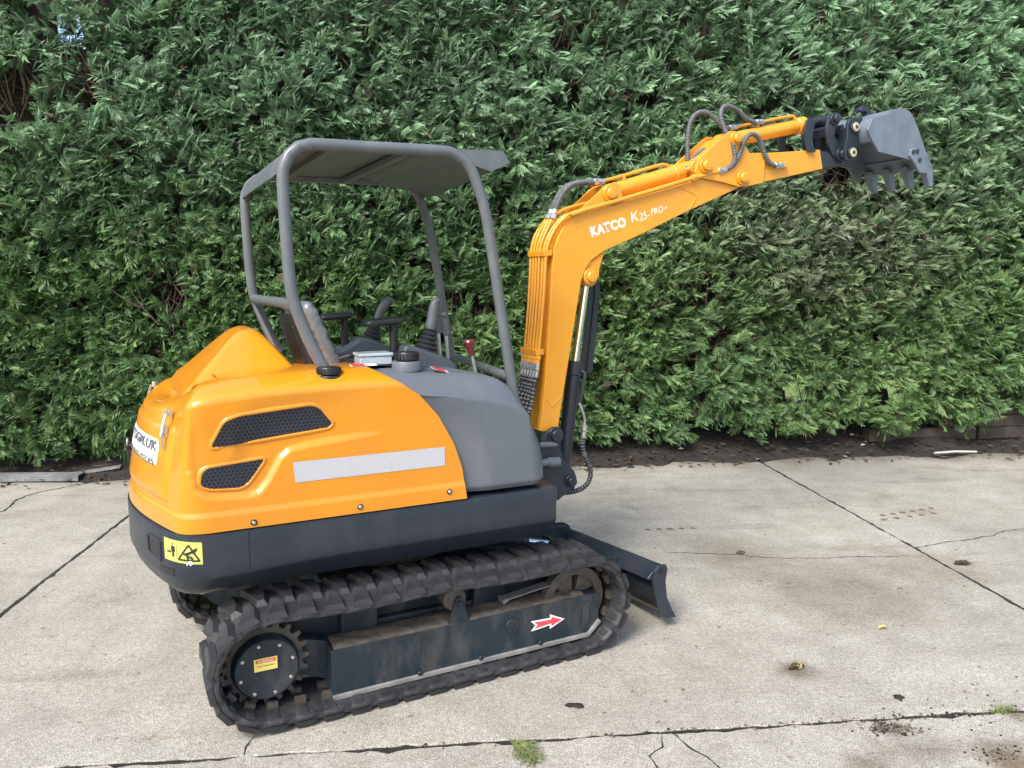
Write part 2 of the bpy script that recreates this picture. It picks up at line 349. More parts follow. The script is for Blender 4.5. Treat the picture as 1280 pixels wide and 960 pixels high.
# soil bed with leaf litter, banked up under the hedge
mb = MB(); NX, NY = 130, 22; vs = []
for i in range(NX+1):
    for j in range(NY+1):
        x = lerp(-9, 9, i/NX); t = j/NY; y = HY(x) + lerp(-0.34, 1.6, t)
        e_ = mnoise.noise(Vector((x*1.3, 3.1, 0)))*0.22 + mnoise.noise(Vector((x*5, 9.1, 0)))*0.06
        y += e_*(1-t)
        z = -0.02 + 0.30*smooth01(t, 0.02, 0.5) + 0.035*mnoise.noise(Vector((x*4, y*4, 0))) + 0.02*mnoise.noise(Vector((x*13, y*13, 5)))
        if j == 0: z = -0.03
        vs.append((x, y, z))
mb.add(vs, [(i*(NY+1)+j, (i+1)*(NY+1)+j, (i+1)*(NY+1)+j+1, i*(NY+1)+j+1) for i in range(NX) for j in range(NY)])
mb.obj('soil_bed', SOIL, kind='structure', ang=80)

# ------------------------------------------------------------------ conifer hedge
hedge = empty('conifer_hedge', (0, 7.4, 0)); tag(hedge, 'tall dense dark green conifer hedge filling the whole background', 'hedge')
HI = Matrix.Translation((0, -7.4, 0))
def frond(seed):
    """a flat conifer spray one unit long: stem, side branchlets, small tips; a list of kites"""
    r = random.Random(seed); V = []; T = []
    curl = r.uniform(-0.12, -0.28)
    def kite(p, d, L, wdt):
        d = d.normalized(); s_ = Vector((-d.y, d.x, 0)); k = len(V)
        z = lambda q: Vector((q.x, q.y, curl*q.x*q.x - 0.35*q.y*q.y + 0.02*math.sin(q.x*30)))
        V.extend([z(p), z(p + d*L*0.45 + s_*wdt) + Vector((0, 0, 0.012)), z(p + d*L), z(p + d*L*0.45 - s_*wdt) - Vector((0, 0, 0.012))])
        T.extend([(k, k+1, k+2), (k, k+2, k+3)])
    kite(Vector((0, 0, 0)), Vector((1, 0, 0)), 1.0, 0.022)
    n = 7
    for i in range(n):
        t = 0.10 + 0.80*i/n; L = 0.46*(1-t)**0.6*r.uniform(0.75, 1.25) + 0.08
        for sgn in (-1, 1):
            an = sgn*rad(r.uniform(20, 40)); d = Vector((math.cos(an), math.sin(an), 0)); p = Vector((t+r.uniform(-.03, .03), 0, 0))
            kite(p, d, L, 0.021)
            if L > 0.24:
                for q, s2 in ((0.38, 1), (0.62, -1)):
                    a2 = an - s2*sgn*rad(30)
                    kite(p + d*L*q, Vector((math.cos(a2), math.sin(a2), 0)), L*0.45, 0.016)
    return np.array([tuple(v) for v in V], np.float32), np.array(T, np.int32)
FR = [frond(s) for s in range(6)]
def spray(seed):
    """one fine twig tip: a stem and four pairs of short side shoots"""
    r = random.Random(seed); V = []; T = []
    def kite(p, d, L, wdt):
        s_ = Vector((-d.y, d.x, 0)); k = len(V); z = lambda q: Vector((q.x, q.y, -0.30*q.x*q.x - 0.3*q.y*q.y))
        V.extend([z(p), z(p + d*L*0.5 + s_*wdt) + Vector((0, 0, 0.02)), z(p + d*L), z(p + d*L*0.5 - s_*wdt) - Vector((0, 0, 0.02))]); T.extend([(k, k+1, k+2), (k, k+2, k+3)])
    kite(Vector((0, 0, 0)), Vector((1, 0, 0)), 1.0, 0.034)
    for i in range(5):
        t = 0.08 + 0.74*i/5; L = 0.46*(1-t)**0.5*r.uniform(0.8, 1.25) + 0.08
        for sgn in (-1, 1):
            an = sgn*rad(r.uniform(22, 38)); kite(Vector((t+r.uniform(-.05, .05), 0, 0)), Vector((math.cos(an), math.sin(an), 0)), L, 0.028)
    return np.array([tuple(v) for v in V], np.float32), np.array(T, np.int32)
SPR = [spray(s) for s in range(40, 48)]
HOLES = [(-4.0, 3.22, 0.30), (-4.35, 3.1, 0.30), (-3.5, 3.3, 0.18), (-3.0, 1.55, 0.24), (1.78, 1.60, 0.17), (1.92, 1.18, 0.13), (2.98, 2.66, 0.24), (-0.55, 1.5, 0.12), (2.1, 2.55, 0.12),
         (3.75, 2.45, 0.1), (-4.3, 3.85, 0.2), (-3.35, 4.0, 0.16), (0.45, 3.8, 0.1), (-4.6, 2.2, 0.14)]
SKYGAP = [(-3.86, 3.86, 0.10)]
LOWGAP = [(2.62, 0.60, 0.14), (2.95, 0.56, 0.12), (3.62, 0.62, 0.12), (3.2, 0.63, 0.09), (4.05, 0.60, 0.10)]
def vnoise(x, z, s, seed):
    return np.array([mnoise.noise(Vector((a_*s, b_*s, seed))) for a_, b_ in zip(x, z)])
def make_foliage(name, N, depth, dspread, brown, size, seed, zlo=0.22, zhi=4.75, hole_soft=0.0, xr=(-6.4, 7.4), tuft=1, lib=None):
    lib = lib or FR
    g = np.random.default_rng(seed)
    x = g.uniform(*xr, N); z = zlo + (zhi-zlo)*g.random(N)
    b1 = vnoise(x, z, 0.9, 1.0+0); b2 = vnoise(x, z, 2.6, 7.0); b3 = vnoise(x, z, 0.45, 4.0)
    keep = np.ones(N, bool)
    for hx, hz, hr in [(a_, b_, c_*(1.0 if hole_soft >= 0 else 0.75)) for a_, b_, c_ in HOLES] + SKYGAP + LOWGAP:
        d = np.hypot(x-hx, (z-hz)*1.15)/hr
        keep &= ~(d < (1.0 + 0.5*b2 + 0.30*g.standard_normal(N)))
    lowedge = 0.20 + 0.035*x.clip(-2, 5) + 0.20*vnoise(x, x*0, 1.7, 2.0) + 0.10*vnoise(x, x*0, 5.0, 8.0)
    keep &= z > lowedge
    keep &= (b2 + 0.6*g.standard_normal(N)) > -1.1
    x, z, b1, b2, b3 = x[keep], z[keep], b1[keep], b2[keep], b3[keep]; N = len(x)
    y = HY(x) - 0.16*b1 - 0.13*b2 + depth + np.abs(g.normal(0, dspread, N)) + 0.10*np.clip(0.45 - z, 0, 1) - 0.12*np.clip(1.1-z, 0, 1) - 0.03*z
    ln = size*g.uniform(0.7, 1.35, N)
    low = np.clip((1.5-z)/1.1, 0, 1)
    side = g.normal(0.16, 0.60, N)
    up = np.where(g.random(N) < 0.12, -0.2, g.normal(0.62, 0.42, N)) - low*0.62
    d = np.stack([side, -g.uniform(0.40, 1.0, N), up], 1); d /= np.linalg.norm(d, axis=1)[:, None]
    if tuft > 1:
        rep = lambda q: np.repeat(q, tuft, axis=0)
        tc = g.uniform(0.72, 1.30, len(x)); x, z, y, ln, low, b1, b2, b3, tc = map(rep, (x, z, y, ln, low, b1, b2, b3, tc)); d = rep(d); N = len(x)
        d = d + g.normal(0, 0.34, (N, 3)); d /= np.linalg.norm(d, axis=1)[:, None]
        x = x + g.normal(0, 0.028, N); z = z + g.normal(0, 0.028, N); y = y + g.normal(0, 0.02, N); ln = ln*g.uniform(0.7, 1.2, N)
    # spray plane: its normal looks up and out, rolled at random
    nr = np.stack([g.normal(0, 0.65, N), -np.abs(g.normal(0.45, 0.35, N)), np.abs(g.normal(0.65, 0.4, N))], 1)
    nr -= d*(nr*d).sum(1)[:, None]; nr /= np.linalg.norm(nr, axis=1)[:, None]
    sd_ = np.cross(nr, d)
    # colours: hue of each spray
    base = np.array([0.072, 0.142, 0.054]); lite = np.array([0.180, 0.290, 0.090]); blue = np.array([0.195, 0.315, 0.185]); dull = np.array([0.165, 0.180, 0.115]); brn = np.array([0.085, 0.058, 0.036])
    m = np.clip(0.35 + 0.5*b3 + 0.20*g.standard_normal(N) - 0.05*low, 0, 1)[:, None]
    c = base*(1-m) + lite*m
    tb = np.clip((z-1.7)/1.6, 0, 1)[:, None]*0.85; c = c*(1-tb) + blue*tb*(0.8+0.6*m)  # paler and bluer towards the top: bright haze put into the spray colour
    du = (np.exp(-(((x-3.0)/1.25)**2 + ((z-2.1)/0.75)**2)) * np.clip(0.75+0.8*b2+0.4*g.standard_normal(N), 0, 1))[:, None]
    c = c*(1-du) + dull*du*(0.7+0.6*g.random((N, 1)))
    isb = (g.random(N) < brown)[:, None]; c = np.where(isb, brn*(0.6+0.8*g.random((N, 1))), c)
    c *= g.uniform(0.85, 1.15, (N, 1)) * (tc[:, None] if tuft > 1 else 1.0)
    kind = g.integers(0, len(lib), N); Vs = []; Ts = []; Cs = []; off = 0
    for k, (fv, ft) in enumerate(lib):
        ix = np.nonzero(kind == k)[0]; n = len(ix)
        if not n: continue
        L = ln[ix][:, None, None]
        P = (fv[None, :, 0:1]*d[ix][:, None, :] + fv[None, :, 1:2]*sd_[ix][:, None, :]*g.uniform(0.8, 1.15, (n, 1, 1)) + fv[None, :, 2:3]*nr[ix][:, None, :])*L
        P += np.stack([x[ix], y[ix], z[ix]], 1)[:, None, :] - d[ix][:, None, :]*L*0.4
        Vs.append(P.reshape(-1, 3)); nv = len(fv)
        Ts.append((ft[None] + (np.arange(n)*nv)[:, None, None] + off).reshape(-1, 3)); off += n*nv
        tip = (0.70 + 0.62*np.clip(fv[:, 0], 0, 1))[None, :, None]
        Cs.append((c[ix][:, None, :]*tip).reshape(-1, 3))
    V = np.concatenate(Vs).astype(np.float32); T = np.concatenate(Ts).astype(np.int32); Cc = np.concatenate(Cs)
    V[:, 1] -= 7.4
    me = bpy.data.meshes.new(name); me.vertices.add(len(V)); me.vertices.foreach_set('co', V.ravel())
    me.loops.add(T.size); me.loops.foreach_set('vertex_index', T.ravel())
    me.polygons.add(len(T)); me.polygons.foreach_set('loop_start', np.arange(0, T.size, 3, dtype=np.int32))
    at = me.color_attributes.new('tint', 'FLOAT_COLOR', 'POINT')
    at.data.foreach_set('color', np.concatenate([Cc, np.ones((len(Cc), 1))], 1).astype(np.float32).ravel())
    me.materials.append(FOL); me.update(); me.validate()
    o = bpy.data.objects.new(name, me); COL.objects.link(o); o.parent = hedge; tag(o, kind='stuff')
    return o
make_foliage('outer_foliage', 18000, 0.0, 0.080, 0.012, 0.126, 11, tuft=6, lib=SPR)
make_foliage('inner_foliage', 8000, 0.13, 0.10, 0.12, 0.24, 12, zlo=0.3, hole_soft=-1)
# woody inside of the hedge, open where the photograph lets daylight through
mb = MB(); NX, NZ = 150, 52; vs = []; fs = []
for i in range(NX+1):
    for j in range(NZ+1):
        x = lerp(-7, 8.2, i/NX); z = lerp(0.12, 4.8, j/NZ)
        vs.append((x, HY(x)+0.52 + 0.10*mnoise.noise(Vector((x*3, z*3, 1))) + 0.05*mnoise.noise(Vector((x*11, z*11, 2))) - 7.4, z))
for i in range(NX):
    for j in range(NZ):
        x = lerp(-7, 8.2, (i+.5)/NX); z = lerp(0.12, 4.8, (j+.5)/NZ)
        if any(math.hypot(x-hx, z-hz) < hr*1.15 for hx, hz, hr in SKYGAP+LOWGAP): continue
        fs.append((i*(NZ+1)+j, (i+1)*(NZ+1)+j, (i+1)*(NZ+1)+j+1, i*(NZ+1)+j+1))
mb.add(vs, fs).obj('inner_branches', BARK, hedge, kind='stuff', ang=80, fix=False)
mb = MB()
for k in range(1350):
    x = random.uniform(-5.5, 6.2); z = random.uniform(0.25, 4.5)
    if k >= 900: hx, hz, hr = random.choice(HOLES); x = random.gauss(hx, hr*0.7); z = random.gauss(hz, hr*0.7)
    y = HY(x)+random.uniform(0.02 if k >= 900 else 0.12, 0.42)
    a_ = random.uniform(0, 6.28); L = random.uniform(0.2, 0.55)
    p = Vector((x, y-7.4, z)); q = p + Vector((math.cos(a_)*L*0.6, -random.uniform(0.0, 0.25), abs(math.sin(a_))*L*0.8))
    mb.tube([p, p.lerp(q, 0.5)+Vector((0, 0, -0.02)), q], [0.007, 0.005, 0.002], 4, cap=False)
mb.obj('twigs', TWIG, hedge, kind='stuff')
for k in range(17):
    x = -6.0 + 0.78*k + random.uniform(-0.15, 0.15); y = HY(x)+0.40+random.uniform(-0.05, 0.1)-7.4; h = 4.6
    pts = [Vector((x+random.uniform(-.05, .05)*i, y+random.uniform(-.03, .03), 0.1+h*i/6)) for i in range(7)]
    t_ = MB().tube(spline(pts, 0.2), [lerp(0.075, 0.02, i/len(spline(pts, 0.2))) for i in range(len(spline(pts, 0.2)))], 9)
    for b_ in range(7):
        z = random.uniform(0.4, 3.5); a_ = random.uniform(3.4, 6.0)
        p = Vector((x, y, z)); t_.tube([p, p+Vector((math.cos(a_)*0.2, math.sin(a_)*0.13, 0.12)), p+Vector((math.cos(a_)*0.38, math.sin(a_)*0.26, 0.3))], [0.022, 0.015, 0.006], 5)
    t_.obj('trunk', BARK, hedge)

# leaf litter on the soil bed
mb = MB()
for k in range(1700):
    x = random.uniform(-6, 7); y = HY(x) + random.uniform(-0.42, 0.5)*random.random()**0.4 - 0.05
    t = (y-HY(x)+0.34)/1.94; z = 0.006 + max(0, 0.30*smooth01(t, 0.02, 0.5)) + random.random()*0.02
    s_ = random.uniform(0.008, 0.028); R = Matrix.Rotation(random.uniform(0, 6.28), 3, 'Z') @ Matrix.Rotation(random.gauss(0, 0.5), 3, 'X')
    mb.add([Vector((x, y, z)) + R @ Vector(q) for q in ((-s_*1.6, 0, 0), (0, -s_*0.6, 0.004), (s_*1.6, 0, 0), (0, s_*0.6, 0.004))], [(0, 1, 2, 3)], mi=0 if random.random() < 0.985 else 1)
mb.obj('leaf_litter', [LEAFB, PALEST], kind='stuff', smooth=False, fix=False)

# timber sleepers stacked as an edging at the right
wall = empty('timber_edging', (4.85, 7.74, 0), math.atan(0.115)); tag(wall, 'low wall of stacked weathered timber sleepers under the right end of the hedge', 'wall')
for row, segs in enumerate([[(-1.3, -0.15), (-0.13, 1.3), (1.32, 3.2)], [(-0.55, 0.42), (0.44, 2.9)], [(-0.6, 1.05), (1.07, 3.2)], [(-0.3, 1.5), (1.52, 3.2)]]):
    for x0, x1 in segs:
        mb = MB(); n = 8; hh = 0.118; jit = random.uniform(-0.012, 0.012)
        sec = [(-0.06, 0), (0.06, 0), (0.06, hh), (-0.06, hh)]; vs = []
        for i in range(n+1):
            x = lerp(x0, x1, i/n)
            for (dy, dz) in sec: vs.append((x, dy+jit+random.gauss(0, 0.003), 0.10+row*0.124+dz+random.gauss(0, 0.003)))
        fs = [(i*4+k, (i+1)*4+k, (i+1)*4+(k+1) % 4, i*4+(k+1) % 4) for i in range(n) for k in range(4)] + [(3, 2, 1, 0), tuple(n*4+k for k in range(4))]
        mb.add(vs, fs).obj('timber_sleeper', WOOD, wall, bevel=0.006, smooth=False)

# small things on the ground
def blob(name, x, y, r, h, m_, label, cat, seed, flat=1.0, rz=0.0):
    rr = random.Random(seed); mb = MB(); n = 14; vs = [(0, 0, h)]
    for ring, (k, z) in enumerate(((0.5, h*0.8), (1.0, 0.0))):
        for i in range(n):
            an = 6.283*i/n; q = r*k*rr.uniform(0.65, 1.15); vs.append((math.cos(an)*q, math.sin(an)*q*flat, z*rr.uniform(0.5, 1.2)))
    fs = [(0, 1+i, 1+(i+1) % n) for i in range(n)] + [(1+i, 1+n+i, 1+n+(i+1) % n, 1+(i+1) % n) for i in range(n)]
    o = mb.add(vs, fs).obj(name, m_, None, ang=50); o.location = (x, y, 0.002); o.rotation_euler[2] = rz
    return tag(o, label, cat)
def leaf(name, x, y, L, m_, label, cat, seed, rz):
    rr = random.Random(seed); n = 9; vs = []
    for i in range(n+1):
        t = i/n; wd = 0.42*math.sin(math.pi*t**0.8)*rr.uniform(0.85, 1.15)*L*0.5
        zc = 0.010*math.sin(t*3.0)+0.003
        vs += [(L*(t-.5), -wd, zc+0.010*rr.random()), (L*(t-.5), 0, zc), (L*(t-.5), wd, zc+0.012*rr.random())]
    fs = [(i*3+k, (i+1)*3+k, (i+1)*3+k+1, i*3+k+1) for i in range(n) for k in (0, 1)]
    o = MB().add(vs, fs).obj(name, m_, None, ang=60, fix=False); o.location = (x, y, 0.003); o.rotation_euler[2] = rz
    return tag(o, label, cat, 'fallen leaves on the concrete')
leaf('fallen_leaf', 1.251, 3.186, 0.085, LEAFB, 'curled brown leaf on its stain on the bare concrete right of the blade', 'leaf', 3, 0.3)
leaf('fallen_leaf', 1.27, 3.197, 0.05, LEAFY, 'pale yellow leaf scrap lying across the curled brown leaf', 'leaf', 8, 1.2)
leaf('fallen_leaf', 1.818, 3.577, 0.045, LEAFY, 'small pale yellow leaf alone on the concrete', 'leaf', 4, 0.1)
leaf('fallen_leaf', 2.723, 4.443, 0.13, LEAFB, 'brown leaf lying next to the right slab joint', 'leaf', 5, 0.1)
leaf('fallen_leaf', 1.43, 4.62, 0.06, LEAFB, 'small brown leaf on the slab beyond the dozer blade', 'leaf', 6, 0.2)
blob('dirt_clod', 0.258, 2.897, 0.042, 0.006, SOIL, 'dark dirt smear on concrete in front of the track', 'dirt', 21, 0.55)
blob('dirt_clod', 1.587, 2.957, 0.028, 0.012, SOIL, 'small dark dirt clod just behind the front joint', 'dirt', 22, 0.7)
mb = MB()
for k in range(650):
    c_ = random.choice([(1.45, 2.735, 0.06), (1.43, 2.74, 0.05), (1.76, 2.56, 0.09), (1.45, 2.73, 0.045), (1.6, 2.80, 0.5), (0.6, 2.76, 0.9), (2.0, 2.85, 0.3)])
    x = random.gauss(c_[0], c_[2]); y = (2.66+0.1*x+random.gauss(-0.004, 0.011)) if c_[2] > 0.4 else random.gauss(c_[1], c_[2]*0.4)
    s_ = random.uniform(0.0015, 0.007)
    mb.add([(x-s_, y-s_, 0.001), (x+s_, y-s_*.6, 0.001), (x+s_*.7, y+s_, 0.001), (x-s_*.8, y+s_*.8, 0.001), (x, y, 0.001+s_)], [(0, 1, 4), (1, 2, 4), (2, 3, 4), (3, 0, 4)], random.randint(0, 1))
mb.obj('soil_crumbs', [SOIL, MUD], kind='stuff', smooth=False)
mb = MB()
for k in range(60):
    x = random.gauss(1.954, 0.03); y = 2.66+0.1*x+random.gauss(0, 0.007); an = random.uniform(0, 6.28); L = random.uniform(0.012, 0.035)
    p = Vector((x, y, -0.012)); q = p+Vector((math.cos(an)*L*.6, math.sin(an)*L*.6, L+0.012)); sdv = Vector((math.sin(an), -math.cos(an), 0))*0.003
    mb.add([p-sdv, p+sdv, q], [(0, 1, 2)])
mb.obj('moss_tuft', mat('moss', (0.10, 0.17, 0.025), 0.8, var=0.3, vscale=60), smooth=False, fix=False, kind='stuff')
mud = MB()
for (x0, y0, x1, y1, n_) in ((0.93, 5.10, 1.25, 5.13, 5), (2.70, 5.42, 3.15, 5.60, 6), (2.66, 5.32, 3.10, 5.47, 5)):
    for k in range(n_):
        x = lerp(x0, x1, k/(n_-1)); y = lerp(y0, y1, k/(n_-1)); r_ = random.uniform(0.024, 0.036); an = random.uniform(0, 6)
        mud.add([(x, y, 0.009)] + [(x+math.cos(an+i*1.047)*r_*random.uniform(.6, 1.1), y+math.sin(an+i*1.047)*r_*random.uniform(.6, 1.1), 0.001) for i in range(6)], [(0, 1+i, 1+(i+1) % 6) for i in range(6)])
mud.obj('mud_prints', MUD, kind='stuff', smooth=False)
# conifer sprig fallen on the front joint
mb = MB(); fv, ft = FR[2]
o = MB().add([Vector((p[0]*0.20, p[1]*0.17, 0.012+p[2]*0.03+0.01*math.sin(p[0]*4))) for p in fv] + [Vector((p[0]*0.16+0.02, p[1]*0.18+0.012, 0.02+p[2]*0.03)) for p in FR[3][0]], [tuple(t) for t in ft] + [tuple(t+len(fv)) for t in FR[3][1]]).obj('conifer_sprig', mat('sprig_green', (0.12, 0.145, 0.045), 0.7, var=0.4, vscale=40), None, smooth=False, fix=False)
o.location = (-0.02, 2.66, 0.003); o.rotation_euler[2] = rad(-55); tag(o, 'green conifer sprig dropped across the front slab joint', 'sprig')
o = MB().tube([(-0.22, 0, 0.012), (0, 0.004, 0.02), (0.22, -0.003, 0.014)], [0.012, 0.013, 0.011], 6).obj('stick', PALEST); o.location = (4.30, 7.30, 0.03); o.rotation_euler[2] = 0.12
tag(o, 'pale straight stick lying at the foot of the timber sleepers', 'stick')
bd = empty('old_board', (-4.25, 6.38, 0.012), 0.04); tag(bd, 'grey metal edged board lying at the foot of the hedge on the left', 'board')
MB().box((0, 0, 0.045), (1.15, 0.11, 0.014)).obj('board_top', OLDMET, bd, bevel=0.002); MB().box((0, -0.047, 0.018), (1.14, 0.012, 0.04)).obj('board_edge', OLDMET, bd, bevel=0.002)
o = MB().box((0, 0, 0.01), (0.42, 0.07, 0.014)).obj('timber_offcut', OLDMET, None, bevel=0.002); o.location = (-3.62, 6.52, 0.05); o.rotation_euler = (0.1, -0.12, 0.25)
tag(o, 'short grey offcut leaning on the end of the old board', 'board')

# ================================================================== EXCAVATOR
# local axes: x forward, y to the machine's left, z up
EX = empty('mini_excavator', (-0.643, 3.735, 0), rad(26.5))
tag(EX, 'orange mini excavator on black rubber tracks with grey canopy frame and raised boom', 'excavator')
B = {}   # traced outlines of the working arm, in metres (x, z)
B['boom'] = [(0.84,0.901),(0.864,1.089),(0.877,1.26),(0.899,1.579),(0.914,1.80),(0.922,1.868),(0.945,1.925),(0.968,1.968),(1.006,2.018),(1.04,2.034),(1.456,2.147),(1.817,2.252),(1.953,2.315),(2.168,2.338),(2.225,2.311),(2.224,2.27),(2.185,2.245),(1.789,2.087),(1.461,1.945),(1.238,1.858),(1.152,1.806),(1.118,1.765),(1.087,1.692),(1.038,1.403),(0.963,0.973),(0.949,0.887)]
B['boom_lug'] = [(1.126,1.785),(1.242,1.855),(1.222,1.80),(1.208,1.76),(1.206,1.72),(1.179,1.675),(1.123,1.674),(1.102,1.721)]
B['boom_bracket'] = [(1.028,2.026),(1.225,2.186),(1.251,2.207),(1.297,2.222),(1.333,2.207),(1.35,2.149),(1.30,2.09)]
B['arm'] = [(1.816,2.304),(1.842,2.376),(2.034,2.527),(2.065,2.547),(2.105,2.548),(2.136,2.53),(2.181,2.471),(2.214,2.433),(2.80,2.497),(2.83,2.384),(2.507,2.313),(2.218,2.246),(2.144,2.237),(2.041,2.255),(1.864,2.272),(1.83,2.283)]
B['bucket'] = [(3.075,2.625),(3.125,2.561),(3.188,2.498),(3.478,2.472),(3.703,2.439),(3.655,2.512),(3.607,2.583),(3.549,2.672),(3.51,2.722),(3.466,2.761),(3.416,2.784),(3.37,2.784),(3.312,2.766),(3.28,2.744),(3.113,2.695)]
B['cutter'] = [(3.469,2.491),(3.473,2.527),(3.50,2.542),(3.534,2.541),(3.575,2.519),(3.631,2.442),(3.636,2.391),(3.573,2.392),(3.528,2.44)]
B['clink'] = [(2.862,2.7),(2.895,2.722),(2.937,2.721),(2.954,2.689),(2.935,2.658),(2.91,2.623),(2.908,2.59),(2.921,2.571),(2.966,2.535),(3.018,2.52),(3.035,2.482),(3.009,2.446),(2.953,2.442),(2.893,2.477),(2.854,2.536),(2.835,2.607),(2.84,2.66)]
B['slink'] = [(2.653,2.659),(2.691,2.676),(2.726,2.66),(2.716,2.617),(2.707,2.56),(2.724,2.505),(2.746,2.478),(2.679,2.473),(2.648,2.537),(2.637,2.601)]
B['coupler'] = [(3.045,2.665),(3.06,2.70),(3.09,2.71),(3.172,2.72),(3.19,2.682),(3.158,2.63),(3.158,2.551),(3.15,2.471),(3.107,2.445),(3.05,2.45),(3.03,2.50),(3.05,2.574)]
BK = [(2.99,2.606),(3.039,2.544),(3.101,2.482),(3.385,2.456),(3.605,2.424),(3.553,2.502),(3.512,2.565),(3.454,2.653),(3.412,2.707),(3.373,2.744),(3.324,2.762),(3.279,2.762),(3.222,2.744),(3.19,2.723),(3.027,2.675)]
B['hook'] = [(3.22,2.784),(3.222,2.80),(3.254,2.82),(3.292,2.818),(3.324,2.793),(3.343,2.70),(3.288,2.70),(3.288,2.775),(3.265,2.785),(3.243,2.776)]
B['kingpost'] = [(0.84,0.846),(0.853,0.882),(0.88,0.91),(0.903,0.921),(0.93,0.921),(0.95,0.905),(0.959,0.875),(0.954,0.8),(0.974,0.732),(1.015,0.696),(1.04,0.668),(1.056,0.63),(1.055,0.597),(1.045,0.572),(1.027,0.551),(0.976,0.539),(0.946,0.516),(0.80,0.512),(0.78,0.60),(0.80,0.722)]
B['guard'] = [(1.234,1.673),(1.303,1.682),(1.302,1.601),(1.258,1.176),(1.173,1.171)]

# ---------- undercarriage
def track_path():
    """closed outline of the lug tips: sprocket end slightly raised"""
    R = 0.235; rc = (-0.685, 0.250); fc = (0.690, 0.235); pts = []
    for i in range(25):
        an = rad(270 - 180*i/24); pts.append((rc[0]+R*math.cos(an), rc[1]+R*math.sin(an)))
    for i in range(1, 12):
        t = i/12; pts.append((lerp(-0.685, 0.69, t), lerp(0.485, 0.470, t) - 0.010*math.sin(math.pi*t*2)**2))
    for i in range(25):
        an = rad(90 - 180*i/24); pts.append((fc[0]+R*math.cos(an), fc[1]+R*math.sin(an)))
    for x in (0.4, 0.1, -0.15, -0.35): pts.append((x, 0.0))
    pts.append((-0.5, 0.004))
    return pts
TP = track_path()
def resample(n):
    P = TP + [TP[0]]; cum = [0]
    for a_, b_ in zip(P[:-1], P[1:]): cum.append(cum[-1]+math.hypot(b_[0]-a_[0], b_[1]-a_[1]))
    out = []; j = 0
    for i in range(n):
        s_ = cum[-1]*i/n
        while cum[j+1] < s_: j += 1
        t = (s_-cum[j])/(cum[j+1]-cum[j]); out.append((lerp(P[j][0], P[j+1][0], t), lerp(P[j][1], P[j+1][1], t)))
    res = []
    for i, p in enumerate(out):
        a_, b_ = out[i-1], out[(i+1) % n]; tx, tz = b_[0]-a_[0], b_[1]-a_[1]; L = math.hypot(tx, tz)
        res.append((p[0], p[1], tx/L, tz/L))      # runs clockwise seen from the right side: normal out = (-tz, tx)
    return res, cum[-1]
NL = 39
# rubber belt: section swept round the path (offset inward from the lug tips)
belt_mesh = None
def belt_mb():
    ring, _ = resample(NL*8); mb = MB(); vs = []
    sec = [(-0.150, -0.027), (-0.143, -0.021), (-0.05, -0.021), (0.05, -0.021), (0.143, -0.021), (0.150, -0.027), (0.150, -0.040), (0.143, -0.046), (0.03, -0.046), (-0.03, -0.046), (-0.143, -0.046), (-0.150, -0.040)]
    for i, (x, z, tx, tz) in enumerate(ring):
        nx, nz = -tz, tx; k = i % 8
        for j, (dy, d) in enumerate(sec):
            e_ = 0.008*(1 if k in (3, 4, 5) else 0) if j in (0, 5, 6, 11) else 0     # notched edge between lugs
            vs.append((x+nx*d, dy - math.copysign(e_, dy), z+nz*d))
    n = len(ring); m = len(sec)
    return mb.add(vs, [(i*m+j, i*m+(j+1) % m, ((i+1) % n)*m+(j+1) % m, ((i+1) % n)*m+j) for i in range(n) for j in range(m)])
# one lug: a skewed block with sloping sides (travel, across, out)
def lug_mesh():
    mb = MB()
    base = [(-0.044, -0.152), (0.042, -0.152), (0.052, -0.060), (0.042, 0.018), (-0.004, 0.018), (-0.016, -0.060)]
    top = [(-0.031, -0.146), (0.031, -0.146), (0.040, -0.062), (0.030, 0.004), (0.006, 0.004), (-0.002, -0.062)]
    vs = [(a_, b_, -0.024) for a_, b_ in base] + [(a_, b_, -0.001) for a_, b_ in top]
    fs = [tuple(range(6, 12)), tuple(range(5, -1, -1))] + [(i, (i+1) % 6, (i+1) % 6+6, i+6) for i in range(6)]
    me = mb.add(vs, fs).mesh('tread_lug', RUBBER, smooth=False, fix=True); return me
LUG = lug_mesh(); LUG2 = LUG.copy()
for v in LUG2.vertices: v.co.y = -v.co.y; 
LUG2.flip_normals()
def inner_teeth():
    ring, per = resample(NL*2); mb = MB()
    for i, (x, z, tx, tz) in enumerate(ring):
        nx, nz = -tz, tx; T = Vector((tx, 0, tz)); N = Vector((nx, 0, nz)); Y = Vector((0, 1, 0))
        R = Matrix((T, Y, N)).transposed()
        if i % 2 == 0:
            mb.box(Vector((x, 0.045, z)) - N*0.054, (0.040, 0.03, 0.026), R, 1); mb.box(Vector((x, -0.045, z)) - N*0.054, (0.040, 0.03, 0.026), R, 1)
            mb.box(Vector((x, -0.100, z)) - N*0.048, (0.030, 0.06, 0.010), R); mb.box(Vector((x, 0.100, z)) - N*0.048, (0.030, 0.06, 0.010), R)
    return mb
def crawler(yc, first=None):
    ring, per = resample(NL*2)
    tr = belt_mb().obj('rubber_track', RUBBER, EX, bevel=0, ang=50); tr.location = (0, yc, 0)
    for i, (x, z, tx, tz) in enumerate(ring):
        T = Vector((tx, 0, tz)); N = Vector((-tz, 0, tx)); Y = Vector((0, 1, 0))
        M = Matrix((T, T.cross(N)*-1 if False else Y, N)).transposed().to_4x4(); M.translation = (x, 0, z)
        o = bpy.data.objects.new('tread_lug', LUG if i % 2 == 0 else LUG2); COL.objects.link(o); o.parent = tr; o.matrix_local = M
    it = inner_teeth().obj('guide_teeth', [RUBBER, WORN], tr, smooth=False); it['kind'] = 'stuff'
    return tr
trk = crawler(-0.68)
